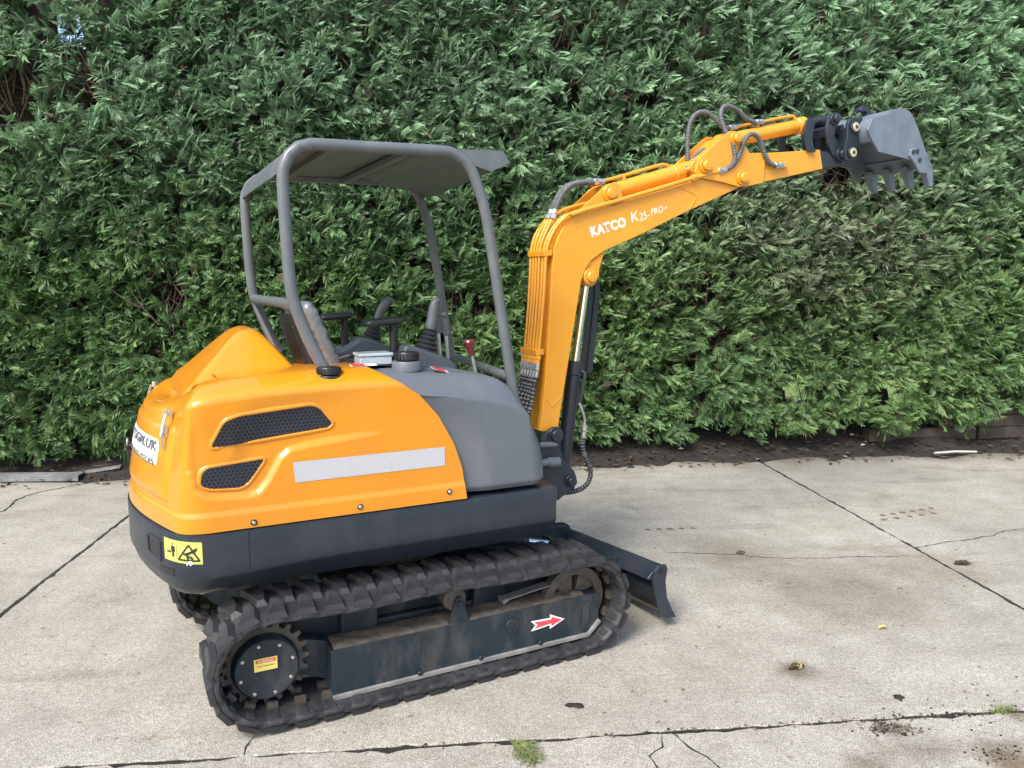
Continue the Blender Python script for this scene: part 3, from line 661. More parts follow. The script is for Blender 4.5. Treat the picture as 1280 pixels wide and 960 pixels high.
trk2 = trk.copy(); COL.objects.link(trk2); trk2.location = (-0.07, 0.36, 0)
for ch in list(trk.children):
    c = ch.copy(); COL.objects.link(c); c.parent = trk2; c.matrix_local = ch.matrix_basis

def side_gear(sg):
    y0 = -0.75 if sg < 0 else 0.43; inn = lambda d: y0 - sg*d        # d metres inward of the outer face
    # sprocket: toothed ring and final drive cover
    sp = empty('drive_sprocket', (0, 0, 0), 0, EX)
    mb = MB(); n = 20; out = []
    for i in range(n):
        for da, r in ((-0.30, 0.142), (-0.14, 0.168), (0.14, 0.168), (0.30, 0.142)):
            an = 2*math.pi*(i+da)/n; out.append((-0.695+r*math.cos(an), 0.232+r*math.sin(an)))
    mb.prism(out, inn(0.055), inn(0.085)); mb.obj('toothed_ring', WORN, sp, smooth=False)
    MB().lathe([(0.0, 0.0), (0.106, 0.0), (0.113, 0.006), (0.113, 0.05), (0.140, 0.052), (0.140, 0.12)][::-1], (-0.695, inn(-0.004), 0.226), (0, -sg, 0) if False else (0, -1 if sg < 0 else 1, 0), 36) if False else None
    ax = Vector((0, sg, 0))
    MB().lathe([(0.15, -0.14), (0.15, -0.05), (0.128, -0.045), (0.123, -0.008), (0.116, 0.0)], (-0.695, y0-sg*0.012, 0.226), ax, 40).obj('hub_cover', FRAMEP, sp)
    for i in range(8):
        mb = MB(); an = 2*math.pi*(i+0.35)/8; p = Vector((-0.695+0.101*math.cos(an), y0-sg*0.013, 0.226+0.101*math.sin(an))); mb.cyl(p, p+ax*0.007, 0.0075, 6, 0.001)
        mb.obj('cover_bolt', STEEL, sp)
    if sg < 0:
        R = Matrix.Rotation(0, 3, 'Y'); yy = y0+0.012-0.0015
        def rect(x0, x1, z0, z1, y): return [(x0, y, z0), (x1, y, z0), (x1, y, z1), (x0, y, z1)]
        MB().add(rect(-0.742, -0.656, 0.224, 0.274, yy), [(0, 1, 2, 3)]).add(rect(-0.736, -0.662, 0.256, 0.270, yy-0.0006), [(0, 1, 2, 3)], 1).obj('caution_sticker', [AMBER, REDOR], sp, smooth=False, fix=False, label='small yellow and red caution sticker on the round drive cover')
        place_text('caution_text', 'ATTENTION', 0.012, WHITE, sp, (-0.728, yy-0.0012, 0.2585), (1, 0, 0), (0, 0, 1), bold=0.01, width=0.058)
        place_text('caution_text', 'Keep hands clear', 0.010, INK, sp, (-0.730, yy-0.0008, 0.241), (1, 0, 0), (0, 0, 1), width=0.062)
    # idler wheel
    idl = empty('idler_wheel', (0, 0, 0), 0, EX); c = (0.690, 0, 0.228)
    MB().lathe([(0.118, 0.0), (0.150, 0.0), (0.158, 0.008), (0.158, 0.05), (0.118, 0.05), (0.118, 0.0)], (c[0], y0-sg*0.095, c[2]), ax, 36).obj('wheel_rim', WORN, idl, fix=True)
    mb = MB()
    for k in range(5):
        mb.lathe([(0.035, 0), (0.121, 0), (0.121, 0.02), (0.035, 0.02), (0.035, 0)], (c[0], y0-sg*0.082, c[2]), ax, 8, a0=2*math.pi*k/5+0.2, a1=2*math.pi*(k+0.72)/5+0.2)
    mb.cyl((c[0], y0-sg*0.11, c[2]), (c[0], y0-sg*0.03, c[2]), 0.045, 20, 0.004); mb.obj('wheel_web', WORN, idl)
    # track frame box with chamfered front corner
    fr = [(-0.452, 0.050), (0.738, 0.064), (0.800, 0.122), (0.792, 0.258), (-0.452, 0.250)]
    tf = MB().prism(fr, y0, inn(0.15)).obj('track_frame', FRAMEP, EX, bevel=0.004)
    MB().add([(-0.448, y0-0.0, 0), (0, 0, 0), (0, 0, 0)], []) 
    # ledge along the lower edge, and soil lying on the top plate
    lp = [(-0.452, 0.050), (0.738, 0.063), (0.802, 0.122)]; mb = MB()
    for (xa, za), (xb, zb) in zip(lp[:-1], lp[1:]):
        d = Vector((xb-xa, 0, zb-za)); L = d.length; d.normalize(); nrm = Vector((-d.z, 0, d.x)); R = Matrix((d, Vector((0, 1, 0)), nrm)).transposed()
        mb.box(Vector(((xa+xb)/2, y0+sg*0.006, (za+zb)/2)) + nrm*0.005, (L, 0.016, 0.017), R)
    mb.obj('frame_ledge', LEDGE, tf, bevel=0.002)
    mb = MB(); NX = 70; NY = 9; vs = []
    for i in range(NX+1):
        for j in range(NY+1):
            x = lerp(-0.44, 0.72, i/NX); t = j/NY; z = lerp(0.2505, 0.257, (x+0.45)/1.24)
            v_ = mnoise.noise(Vector((x*9, t*2.5, sg*3))); v2 = mnoise.noise(Vector((x*32, t*6, 7)))
            edge = min(1, 6*t)*min(1, 6*(1-t))*0.9
            vs.append((x, inn(0.004+0.14*t), z+edge*max(-0.004, 0.007+0.010*v_+0.006*v2)))
    mb.add(vs, [(i*(NY+1)+j, (i+1)*(NY+1)+j, (i+1)*(NY+1)+j+1, i*(NY+1)+j+1) for i in range(NX) for j in range(NY)]).obj('packed_mud', MUD, tf, ang=70)
    # bolted details on the outer plate
    for bx, bz in ((-0.089, 0.075), (0.189, 0.078), (0.482, 0.083)):
        MB().cyl((bx, y0, bz), (bx, y0+sg*0.016, bz), 0.011, 8, 0.003).obj('roller_bolt', FRAMEP, tf)
    MB().cyl((0.345, y0, 0.187), (0.345, y0+sg*0.006, 0.187), 0.034, 24, 0.002).prism([(0.318, 0.185), (0.372, 0.185), (0.347, 0.135)], y0+sg*0.001, y0+sg*0.004).obj('grease_cover', FRAMEP, tf)
    MB().box((0.722, y0+sg*0.004, 0.160), (0.034, 0.010, 0.135), Matrix.Rotation(rad(2), 3, 'Y')).obj('tension_plate', FRAMEP, tf, bevel=0.002)
    MB().prism([(0.795, 0.09), (0.80, 0.20), (0.74, 0.205), (0.74, 0.09)], inn(0.02), inn(0.03)).obj('adjuster_plate', FRAMEP, tf)
    # carrier roller on its bracket
    MB().prism([(0.048, 0.256), (0.141, 0.256), (0.115, 0.358), (0.100, 0.368), (0.085, 0.362)], y0-sg*0.004, y0-sg*0.018).cyl((0.100, y0-sg*0.003, 0.338), (0.100, y0+sg*0.006, 0.338), 0.012, 8, 0.002).obj('roller_bracket', FRAMEP, tf, bevel=0.003)
    MB().cyl((0.085, y0-sg*0.020, 0.352), (0.085, y0-sg*0.12, 0.352), 0.052, 20, 0.006).obj('carrier_roller', WORN, tf)
    for rx in (-0.28, 0.05, 0.35, 0.60):
        MB().cyl((rx, y0-sg*0.02, 0.085), (rx, y0-sg*0.13, 0.085), 0.060, 18, 0.008).obj('track_roller', WORN, tf)
    MB().prism([(0.33, 0.268), (0.36, 0.287), (0.56, 0.312), (0.56, 0.317), (0.355, 0.293), (0.322, 0.292)], inn(0.05), inn(0.10)).obj('bent_plate', LEDGE, tf)
    MB().prism([(-0.62, 0.16), (-0.42, 0.07), (-0.42, 0.24), (-0.62, 0.30)], inn(0.10), inn(0.15)).obj('frame_end', FRAMEP, tf, bevel=0.004)
    MB().prism([(-0.60, 0.12), (0.60, 0.12), (0.60, 0.335), (-0.50, 0.425), (-0.60, 0.425)], inn(0.185), inn(0.20)).obj('inner_plate', FRAMEP, tf)
    if sg < 0:
        yy = y0-0.0012
        def arrow(off): 
            a_ = [(0.438, 0.142), (0.535, 0.152), (0.535, 0.134), (0.612, 0.167), (0.535, 0.204), (0.535, 0.187), (0.438, 0.190), (0.460, 0.167)]
            cx = sum(p[0] for p in a_)/8; cz = 0.167
            return [(cx+(x-cx)*off[0], cz+(z-cz)*off[1]) for x, z in a_]
        A1 = arrow((1.0, 1.0)); A2 = [(0.454, 0.151), (0.543, 0.160), (0.543, 0.146), (0.598, 0.167), (0.543, 0.191), (0.543, 0.179), (0.454, 0.181), (0.472, 0.167)]
        MB().add([(x, yy, z) for x, z in A1], [tuple(range(8))]).add([(x, yy-0.0008, z) for x, z in A2], [tuple(range(8))], 1).obj('arrow_sticker', [WHITE, PINKRED], tf, smooth=False, fix=False, label='red travel arrow with white border pointing forward')
side_gear(-1); side_gear(1)

# centre frame, slew ring, blade and its arms
MB().box((0, -0.14, 0.30), (0.80, 0.74, 0.17)).box((0.0, -0.14, 0.22), (0.5, 0.92, 0.11)).box((0.30, -0.45, 0.29), (0.16, 0.34, 0.13)).box((-0.30, -0.45, 0.29), (0.16, 0.34, 0.13)).obj('centre_frame', FRAMEP, EX, bevel=0.01)
MB().cyl((0, 0, 0.384), (0, 0, 0.512), 0.33, 48, 0.01).obj('slew_ring', WORN, EX)
blade = empty('dozer_blade', (1.17, -0.75, 0.2), 0, EX); blade.rotation_euler = (rad(-5.0), 0, 0)
def bl(x, z): return (x-1.17, z-0.2)
prof = [(1.110, 0.245), (1.118, 0.30), (1.150, 0.328), (1.192, 0.322), (1.200, 0.300), (1.186, 0.240), (1.192, 0.16), (1.222, 0.09), (1.246, 0.050), (1.150, 0.070), (1.130, 0.15)]
MB().prism([bl(*p) for p in [(1.135, 0.205), (1.172, 0.315), (1.192, 0.316), (1.182, 0.240), (1.188, 0.16), (1.218, 0.09), (1.240, 0.055), (1.210, 0.058), (1.182, 0.10), (1.166, 0.16)]], 0.012, 1.28).obj('blade_plate', DARK, blade, bevel=0.003)
MB().prism([bl(*p) for p in [(1.085, 0.262), (1.150, 0.324), (1.176, 0.318), (1.160, 0.235)]], 0.013, 1.275).obj('top_rail', DARK, blade, bevel=0.006)
for yy in (0.0, 1.28):
    MB().prism([bl(*p) for p in prof], yy-0.001, yy+0.013).obj('end_plate', DARK, blade, bevel=0.003)
MB().cyl((bl(1.16, 0)[0], -0.006, bl(0, 0.295)[1]), (bl(1.16, 0)[0], 0.004, bl(0, 0.295)[1]), 0.013, 12).obj('tie_hole', BLACK, blade)
MB().prism([bl(*p) for p in [(1.165, 0.085), (1.225, 0.078), (1.252, 0.046), (1.205, 0.046)]], 0.014, 1.265).obj('cutting_edge', WORN, blade, bevel=0.002)
for yy in (-0.42, 0.14):
    MB().prism([(0.30, 0.27), (0.30, 0.37), (1.15, 0.28), (1.16, 0.12)], yy-0.035, yy+0.035).obj('blade_arm', FRAMEP, EX, bevel=0.006)
for yy in (-0.25,):
    bc = MB().cyl((0.25, yy, 0.47), (0.66, yy, 0.372), 0.040, 20, 0.004).cyl((0.63, yy, 0.379), (0.67, yy, 0.369), 0.046, 20, 0.004).obj('blade_cylinder', DARK, EX)
    MB().cyl((0.62, yy, 0.381), (0.84, yy, 0.328), 0.019, 14).cyl((0.835, yy-0.05, 0.325), (0.835, yy+0.05, 0.325), 0.03, 16, 0.003).obj('cylinder_rod', CHROME, bc)
    MB().prism([(0.80, 0.25), (0.97, 0.25), (0.95, 0.30), (0.87, 0.365), (0.82, 0.36), (0.80, 0.32)], yy-0.075, yy-0.060).prism([(0.80, 0.25), (0.97, 0.25), (0.95, 0.30), (0.87, 0.365), (0.82, 0.36), (0.80, 0.32)], yy+0.060, yy+0.075).cyl((0.838, yy-0.082, 0.325), (0.838, yy-0.074, 0.325), 0.018, 12, 0.002).obj('cylinder_clevis', FRAMEP, EX, bevel=0.003)
hose('blade_hose', [(0.40, -0.30, 0.46), (0.50, -0.33, 0.49), (0.60, -0.31, 0.44), (0.64, -0.28, 0.41)], 0.010, EX, HOSE, guard=False)

# ---------- upper structure
FX = [(0.70, 0.155), (0.783, 0.153), (0.913, 0.135), (1.020, 0.100), (1.145, 0.031), (1.236, -0.048), (1.294, -0.131), (1.350, -0.229), (1.50, -0.229)]
def xfront(z):
    for (z0, x0), (z1, x1) in zip(FX[:-1], FX[1:]):
        if z <= z1:
            return lerp(x0, x1, max(0, (z-z0)/(z1-z0)))
    return FX[-1][1]
def interp(tab, x):
    if x <= tab[0][0]: return tab[0][1]
    for (x0, v0), (x1, v1) in zip(tab[:-1], tab[1:]):
        if x <= x1: return lerp(v0, v1, (x-x0)/(x1-x0))
    return tab[-1][1]
REAR = [(-0.80, -0.700), (-0.885, -0.698), (-0.950, -0.672), (-0.985, -0.615), (-1.040, -0.46), (-1.085, -0.30), (-1.115, -0.14), (-1.125, 0.0), (-1.115, 0.14), (-1.085, 0.30), (-1.040, 0.46), (-0.985, 0.615), (-0.950, 0.672), (-0.885, 0.698), (-0.80, 0.700)]
RP = [Vector((p.x, p.y, 0)) for p in spline([(x, y, 0) for x, y in REAR], 0.012)]
def zcrease(x): return interp([(-1.12, 1.165), (-1.03, 1.205), (-0.93, 1.243), (-0.80, 1.262), (-0.65, 1.274), (-0.26, 1.280), (0.2, 1.280)], x)
SWOOSH = [(-1.0, 1.02), (-0.93, 1.00), (-0.905, 0.935), (-0.87, 0.908), (-0.83, 0.900), (-0.72, 0.895), (-0.685, 0.905), (-0.650, 0.945), (-0.60, 1.030), (-0.57, 1.055), (-0.50, 1.068), (-0.34, 1.082), (-0.12, 1.094), (0.3, 1.10)]
def body_disp(x, z):
    """relief of the moulded side panel, outward positive"""
    d = poly_dist(x, z, SWOOSH); f = 0.0
    if d > 0:
        f -= 0.020*smooth01(d, 0.0, 0.016)*(1-smooth01(x, -0.50, -0.14))*(1-smooth01(d, 0.10, 0.26))*smooth01(x, -0.955, -0.90)
    f += 0.007*(1-smooth01(z, 0.836, 0.858))
    return f
SHOULDER = [(0.003, 0.010), (0.009, 0.019), (0.020, 0.028), (0.040, 0.039), (0.065, 0.049), (0.090, 0.058), (0.108, 0.0635), (0.125, 0.066), (0.145, 0.0675), (0.18, 0.069), (0.25, 0.072), (0.33, 0.075)]
def lowr(x, y): return (0.042*smooth01(y, -0.52, -0.05) + 0.050*smooth01(y, 0.0, 0.55))*smooth01(x, -1.08, -0.88)
def body_shell():
    cols = []                                     # each: function row -> point
    NA = 120; NS = 62; K0 = 0.781
    mb = MB(); vs = []
    def column(px, py, a_=None, nrm=None):
        out = []
        lean = smooth01(-px, 0.88, 1.06)
        for r in range(NS+1):
            f = r/NS
            if a_ is not None:
                x = px
                for _ in range(2):
                    z = K0 + f*(zcrease(x)-K0); x = lerp(xfront(z), -0.80, a_)
                y = -0.700 - body_disp(x, z); fade = 1
                out.append((x, y, z))
            else:
                zc = zcrease(px)-lowr(px, py); z = K0 + f*(zc-K0); sh = 0.085*((z-K0)/0.45)**1.3*lean
                dd = body_disp(px, z)*(smooth01(-py, 0.60, 0.70)) if py < 0 else 0
                dd += 0.006*(1-smooth01(z, 0.836, 0.858))*(1-smooth01(-py, 0.60, 0.70))
                out.append((px+sh+nrm[0]*dd, py+nrm[1]*dd, z))
        x, y, z = out[-1]
        for ins, dz in SHOULDER:
            S = Vector((min(max(x, -0.70), 10), 0, 0)); p = Vector((x, y, 0)); d = (S-p); L = d.length
            q = p + d*min(ins/L, 0.95); out.append((lerp(xfront(z+dz), -0.80, a_) if a_ is not None else q.x, q.y, z+dz-lowr(q.x, q.y)+lowr(x, y)))
        S = Vector((min(max(x, -0.70), 10), 0)); out.append((out[-1][0] if a_ is not None else S.x, 0.0, z+0.078-lowr(S.x, 0.0)+lowr(x, y)))
        return out
    lip = column(0.155, -0.70, 0.0); cols.append([(x-0.004, y+0.022, z-0.002) for x, y, z in lip])
    for i in range(NA+1): cols.append(column(0.155, -0.70, i/NA))
    for i, p in enumerate(RP[1:-1], 1):
        t = (RP[i+1]-RP[i-1]).normalized(); cols.append(column(p.x, p.y, None, (t.y*-1 if False else -abs(t.y) if False else (-(-t.y)) , -t.x) if False else (t.y, -t.x) if (t.y*(p.x+0.5) - t.x*p.y) > 0 else (-t.y, t.x)))
    for i in range(25): cols.append(column(lerp(-0.80, -0.20, i/24), 0.70, None, (0, 1)))
    m = len(cols[0]); n = len(cols)
    for c in cols: vs += c
    fs = [(i*m+j, i*m+j+1, (i+1)*m+j+1, (i+1)*m+j) for i in range(n-1) for j in range(m-1)]
    return mb.add(vs, fs)
cover = body_shell().obj('engine_cover', ORANGE, EX, ang=60, fix=True)

def rear_pt(t, z, off=0.0):
    """point on the rear of the cover: t is the position across, as y"""
    for i in range(1, len(RP)-2):
        if RP[i].x < -0.85 and RP[i].y <= t <= RP[i+1].y: break
    f = (t-RP[i].y)/(RP[i+1].y-RP[i].y); p = RP[i].lerp(RP[i+1], f)
    tg = ((RP[i+1]-RP[i-1]).normalized()*(1-f) + (RP[i+2]-RP[i]).normalized()*f).normalized(); nr = Vector((tg.y, -tg.x, 0))
    if nr.x > 0: nr = -nr
    lean = smooth01(-p.x, 0.88, 1.06); sh = 0.085*(max(0, z-0.781)/0.45)**1.3*lean
    q = Vector((p.x+sh, t, z)); return q + nr*off, nr, tg
# grilles: recess panel, honeycomb plate with real holes, moulded rim
def inset_poly(poly, d):
    n = len(poly); out = []
    ar = sum(poly[i][0]*poly[(i+1) % n][1]-poly[(i+1) % n][0]*poly[i][1] for i in range(n)); s_ = 1 if ar > 0 else -1
    for i in range(n):
        p0, p1, p2 = Vector(poly[i-1]), Vector(poly[i]), Vector(poly[(i+1) % n])
        a_ = (p1-p0).normalized(); b_ = (p2-p1).normalized(); na = Vector((-a_.y, a_.x))*s_; nb = Vector((-b_.y, b_.x))*s_
        k = (na+nb); k = k/max(0.3, k.dot(na)) if k.length > 1e-6 else na; out.append(tuple(p1+k*d))
    return out
def round_poly(poly, r, k=5):
    n = len(poly); out = []
    for i in range(n):
        p0, p1, p2 = Vector(poly[i-1]), Vector(poly[i]), Vector(poly[(i+1) % n])
        rr = min(r, (p0-p1).length*0.45, (p2-p1).length*0.45); a_ = p1+(p0-p1).normalized()*rr; b_ = p1+(p2-p1).normalized()*rr
        for j in range(k+1):
            t = j/k; out.append(tuple(a_*(1-t)**2 + p1*2*t*(1-t) + b_*t*t))
    return out
def inside(px, pz, poly):
    c = False; n = len(poly)
    for i in range(n):
        (x0, z0), (x1, z1) = poly[i-1], poly[i]
        if (z0 > pz) != (z1 > pz) and px < (x1-x0)*(pz-z0)/(z1-z0)+x0: c = not c
    return c
def clampin(q, poly):
    if inside(q[0], q[1], poly): return q
    best = None; bd = 9
    for i in range(len(poly)):
        a_, b_ = Vector(poly[i-1]), Vector(poly[i]); d = b_-a_; t = max(0, min(1, (Vector(q)-a_).dot(d)/max(d.dot(d), 1e-9))); c = a_+d*t; e_ = (c-Vector(q)).length
        if e_ < bd: bd = e_; best = (c.x, c.y)
    return best
def grille(poly, surf):
    P = round_poly(poly, 0.022); n = len(P)
    g = empty('side_grille', (0, 0, 0), 0, EX)
    yb = max(surf(x, z) for x, z in P)                 # deepest point of the panel under the grille
    yf = min(surf(x, z) for x, z in P)
    plate_y = lambda x, z: surf(x, z) - 0.0012
    # honeycomb
    mb = MB(); bk = MB(); pitch = 0.0155; rh = 0.0060; I = inset_poly(P, 0.0015); xs = [p[0] for p in P]; zs = [p[1] for p in P]; row = 0; z = min(zs)
    while z < max(zs)+pitch:
        x = min(xs) + (pitch/2 if row % 2 else 0)
        while x < max(xs)+pitch:
            R = pitch/math.sqrt(3); vo = []; vi = []; ok = inside(x, z, I)
            for k in range(6):
                an = rad(30+60*k); q = (x+R*math.cos(an), z+R*math.sin(an))
                vo.append(q); vi.append((x+rh*math.cos(an), z+rh*math.sin(an)))
            ok = any(inside(q[0], q[1], I) for q in vo)
            if ok: vo = [clampin(q, I) for q in vo]; vi = [clampin(q, I) for q in vi]
            if ok:
                yq = plate_y(*clampin((x, z), I)) - 0.0022
                v = [(a_, yq, b_) for a_, b_ in vo] + [(a_, yq, b_) for a_, b_ in vi] + [(a_, yq+0.0024, b_) for a_, b_ in vi]
                bk.add([(a_, surf(a_, b_)-0.0008, b_) for a_, b_ in vo], [tuple(range(6))])
                mb.add(v, [(k, (k+1) % 6, (k+1) % 6+6, k+6) for k in range(6)] + [(k+6, (k+1) % 6+6, (k+1) % 6+12, k+12) for k in range(6)])
            x += pitch
        z += pitch*math.sqrt(3)/2; row += 1
    mb.obj('honeycomb_mesh', GRILLE, g, smooth=False, fix=False); bk.obj('grille_backing', BLACK, g, smooth=False, fix=False)
    # rim: rounded lip swept round the opening, standing proud of the panel
    mb = MB(); sec = [(-0.004, 0.0), (-0.003, 0.0030), (0.0, 0.0046), (0.004, 0.0043), (0.009, 0.0022), (0.014, -0.003)]; vs = []
    for k, (d, h) in enumerate(sec):
        for (x, z) in inset_poly(P, -d): vs.append((x, surf(x, z)-h, z))
    m = len(sec)
    mb.add(vs, [(k*n+i, k*n+(i+1) % n, (k+1)*n+(i+1) % n, (k+1)*n+i) for k in range(m-1) for i in range(n)]).obj('grille_rim', ORANGE, g, ang=60)
GRILLE = mat('grille_plastic', (0.026, 0.028, 0.042), 0.4, var=0.1, vscale=30)
surf = lambda x, z: -0.700 - body_disp(x, z)
grille([(-0.853, 1.090), (-0.800, 1.190), (-0.745, 1.207), (-0.482, 1.226), (-0.448, 1.212), (-0.400, 1.147), (-0.418, 1.130)], surf)
grille([(-0.893, 0.955), (-0.885, 1.003), (-0.862, 1.020), (-0.655, 1.036), (-0.722, 0.946), (-0.752, 0.930), (-0.862, 0.938)], surf)
def strip_pts(): 
    mb = MB(); vs = []; n = 24
    for i in range(n+1):
        t = i/n; x0 = lerp(-0.562, 0.057, t); x1 = lerp(-0.556, 0.056, t)
        vs += [(x1, surf(x1, 0.933)-0.0016, 0.933), (x0, surf(x0, 1.013)-0.0016, 1.013)]
    return mb.add(vs, [(2*i, 2*i+2, 2*i+3, 2*i+1) for i in range(n)])
strip_pts().obj('reflective_strip', SILVER, EX, smooth=False, fix=True)
for sx, sz in ((-0.714, 0.800), (-0.308, 0.806), (0.073, 0.820)):
    y = surf(sx, sz); MB().cyl((sx, y+0.004, sz), (sx, y-0.003, sz), 0.012, 16, 0.001).cyl((sx, y, sz), (sx, y-0.006, sz), 0.0075, 6, 0.001, mi=1).obj('panel_screw', [BLACK, STEEL], EX)
# rear door, lid lip, latches, sticker, lock
def rear_patch(name, y0, y1, z0, z1, off, m_, parent, ny=40, nz=24, r=0.02, bul=0.0):
    mb = MB(); vs = []
    for i in range(ny+1):
        for j in range(nz+1):
            y = lerp(y0, y1, i/ny); z = lerp(z0, z1, j/nz)
            e_ = min(1, min(i, ny-i)/1.5, min(j, nz-j)/1.5); o_ = off*e_ + (-0.004 if e_ == 0 else 0)
            yy = y*(1 - 0.10*(1-j/nz)*0) ; p, nr, tg = rear_pt(yy, z, o_ + bul*math.sin(math.pi*i/ny)); vs.append(p)
    return mb.add(vs, [(i*(nz+1)+j, (i+1)*(nz+1)+j, (i+1)*(nz+1)+j+1, i*(nz+1)+j+1) for i in range(ny) for j in range(nz)]).obj(name, m_, parent, ang=50, fix=True)
door = rear_patch('rear_door', -0.565, 0.565, 0.868, 1.160, 0.012, ORANGE, EX)
rear_patch('door_sticker', -0.465, 0.20, 0.962, 1.122, 0.0165, WHITE, door, 24, 6)
def rear_text(s, y0, y1, z0, h, m_, bold, off=0.019):
    me = text_mesh(s, h, bold, 0, m_); xs = [v.co.x for v in me.vertices]; a_, b_ = min(xs), max(xs)
    for v in me.vertices:
        yy = lerp(y0, y1, (v.co.x-a_)/(b_-a_)); p, nr, tg = rear_pt(yy, z0+v.co.y, off); v.co = p
    o = bpy.data.objects.new('sticker_text', me); COL.objects.link(o); o.parent = door
rear_text('MARTSGM.UK', 0.15, -0.43, 1.048, 0.052, GREYINK, 0.03)
rear_text('01780 460-0235', 0.15, -0.42, 0.995, 0.030, GREYINK, 0.02)
for ly in (-0.50, 0.40):
    lt = empty('door_latch', (0, 0, 0), 0, EX); p, nr, tg = rear_pt(ly, 1.165, 0.018); p2, _, _ = rear_pt(ly, 1.085, 0.022); p3, _, _ = rear_pt(ly, 1.205, 0.012); up = Vector((0, 0, 1))
    R = Matrix((tg, nr, up)).transposed()
    MB().box(p.lerp(p2, 0.35)+nr*0.002, (0.022, 0.010, 0.050), R).box(p3+nr*0.006, (0.026, 0.014, 0.026), R).obj('latch_body', STEEL, lt, bevel=0.003)
    MB().tube([p3+nr*0.018+tg*0.009, p+nr*0.016+tg*0.009, p.lerp(p2, 0.6)+nr*0.014+tg*0.007, p.lerp(p2, 0.6)+nr*0.014-tg*0.007, p+nr*0.016-tg*0.009, p3+nr*0.018-tg*0.009], 0.0032, 6, closed=True).obj('latch_wire', CHROME, lt)
    MB().box(p.lerp(p2, 0.8)+nr*0.006, (0.014, 0.005, 0.060), R).obj('latch_lever', STEEL, lt, bevel=0.002)
lk = empty('door_lock', (0, 0, 0), 0, EX); p, nr, tg = rear_pt(0.10, 0.975, 0.012)
MB().cyl(p, p+nr*0.028, 0.016, 16, 0.002).obj('lock_barrel', BLACK, lk); MB().tube([p+nr*0.022+Vector((0, 0, 0.012))+(Vector((0, 0, 1))*math.cos(a_)+tg*math.sin(a_))*0.018+Vector((0, 0, 0.004)) for a_ in [i*6.283/14 for i in range(14)]], 0.003, 6, closed=True).obj('lock_ring', STEEL, lk)
MB().box(p+nr*0.016-Vector((0, 0, 0.05)), (0.020, 0.020, 0.08), Matrix((tg, nr, Vector((0, 0, 1)))).transposed()).obj('lock_flap', BLACK, lk, bevel=0.004)

# hump over the engine behind the seat
def hump():
    mb = MB(); vs = []
    prof_ = [(-0.95, 1.19, 0.14, 0.20), (-0.905, 1.268, 0.15, 0.23), (-0.855, 1.314, 0.17, 0.27), (-0.78, 1.387, 0.185, 0.31), (-0.705, 1.458, 0.19, 0.345), (-0.672, 1.482, 0.185, 0.36), (-0.636, 1.492, 0.18, 0.37), (-0.60, 1.487, 0.175, 0.375), (-0.565, 1.462, 0.17, 0.375), (-0.517, 1.404, 0.165, 0.365), (-0.46, 1.330, 0.16, 0.34), (-0.432, 1.295, 0.155, 0.33)]
    A = spline([(x, min(0.40, 0.145+0.95*(1.492-z)), z) for x, z, wt, wb in prof_], 0.012); Bq = [max(0.345, p.y+0.004) for p in A]
    for p, wb in zip(A, Bq):
        x, wt, z = p; zb = min(1.288, z-0.012); r_ = 0.030; half = [(0, z), (wt*0.5, z+0.001), (wt-r_, z-0.004)]
        fl = Vector((wb-wt, zb-(z-0.01))); fl.normalize()
        for k in range(7):
            t = k/6; a0_ = Vector((wt-r_, z-0.004)); c0 = Vector((wt, z-0.010)); b0_ = c0+fl*r_
            q = a0_*(1-t)**2 + c0*2*t*(1-t) + b0_*t*t; half.append((q.x, q.y))
        half += [(lerp(half[-1][0], wb, .33), lerp(half[-1][1], zb, .33)), (lerp(half[-1][0], wb, .66), lerp(half[-1][1], zb, .66)), (wb, zb), (wb+0.003, zb-0.05), (wb+0.005, zb-0.14)]
        cross = [(x, -a_, b_) for a_, b_ in reversed(half)] + [(x, a_, b_) for a_, b_ in half[1:]]
        m = len(cross); vs += cross
    n = len(A); return mb.add(vs, [(i*m+j, (i+1)*m+j, (i+1)*m+j+1, i*m+j+1) for i in range(n-1) for j in range(m-1)])
hp = hump().obj('engine_hump', ORANGE, EX, ang=50)

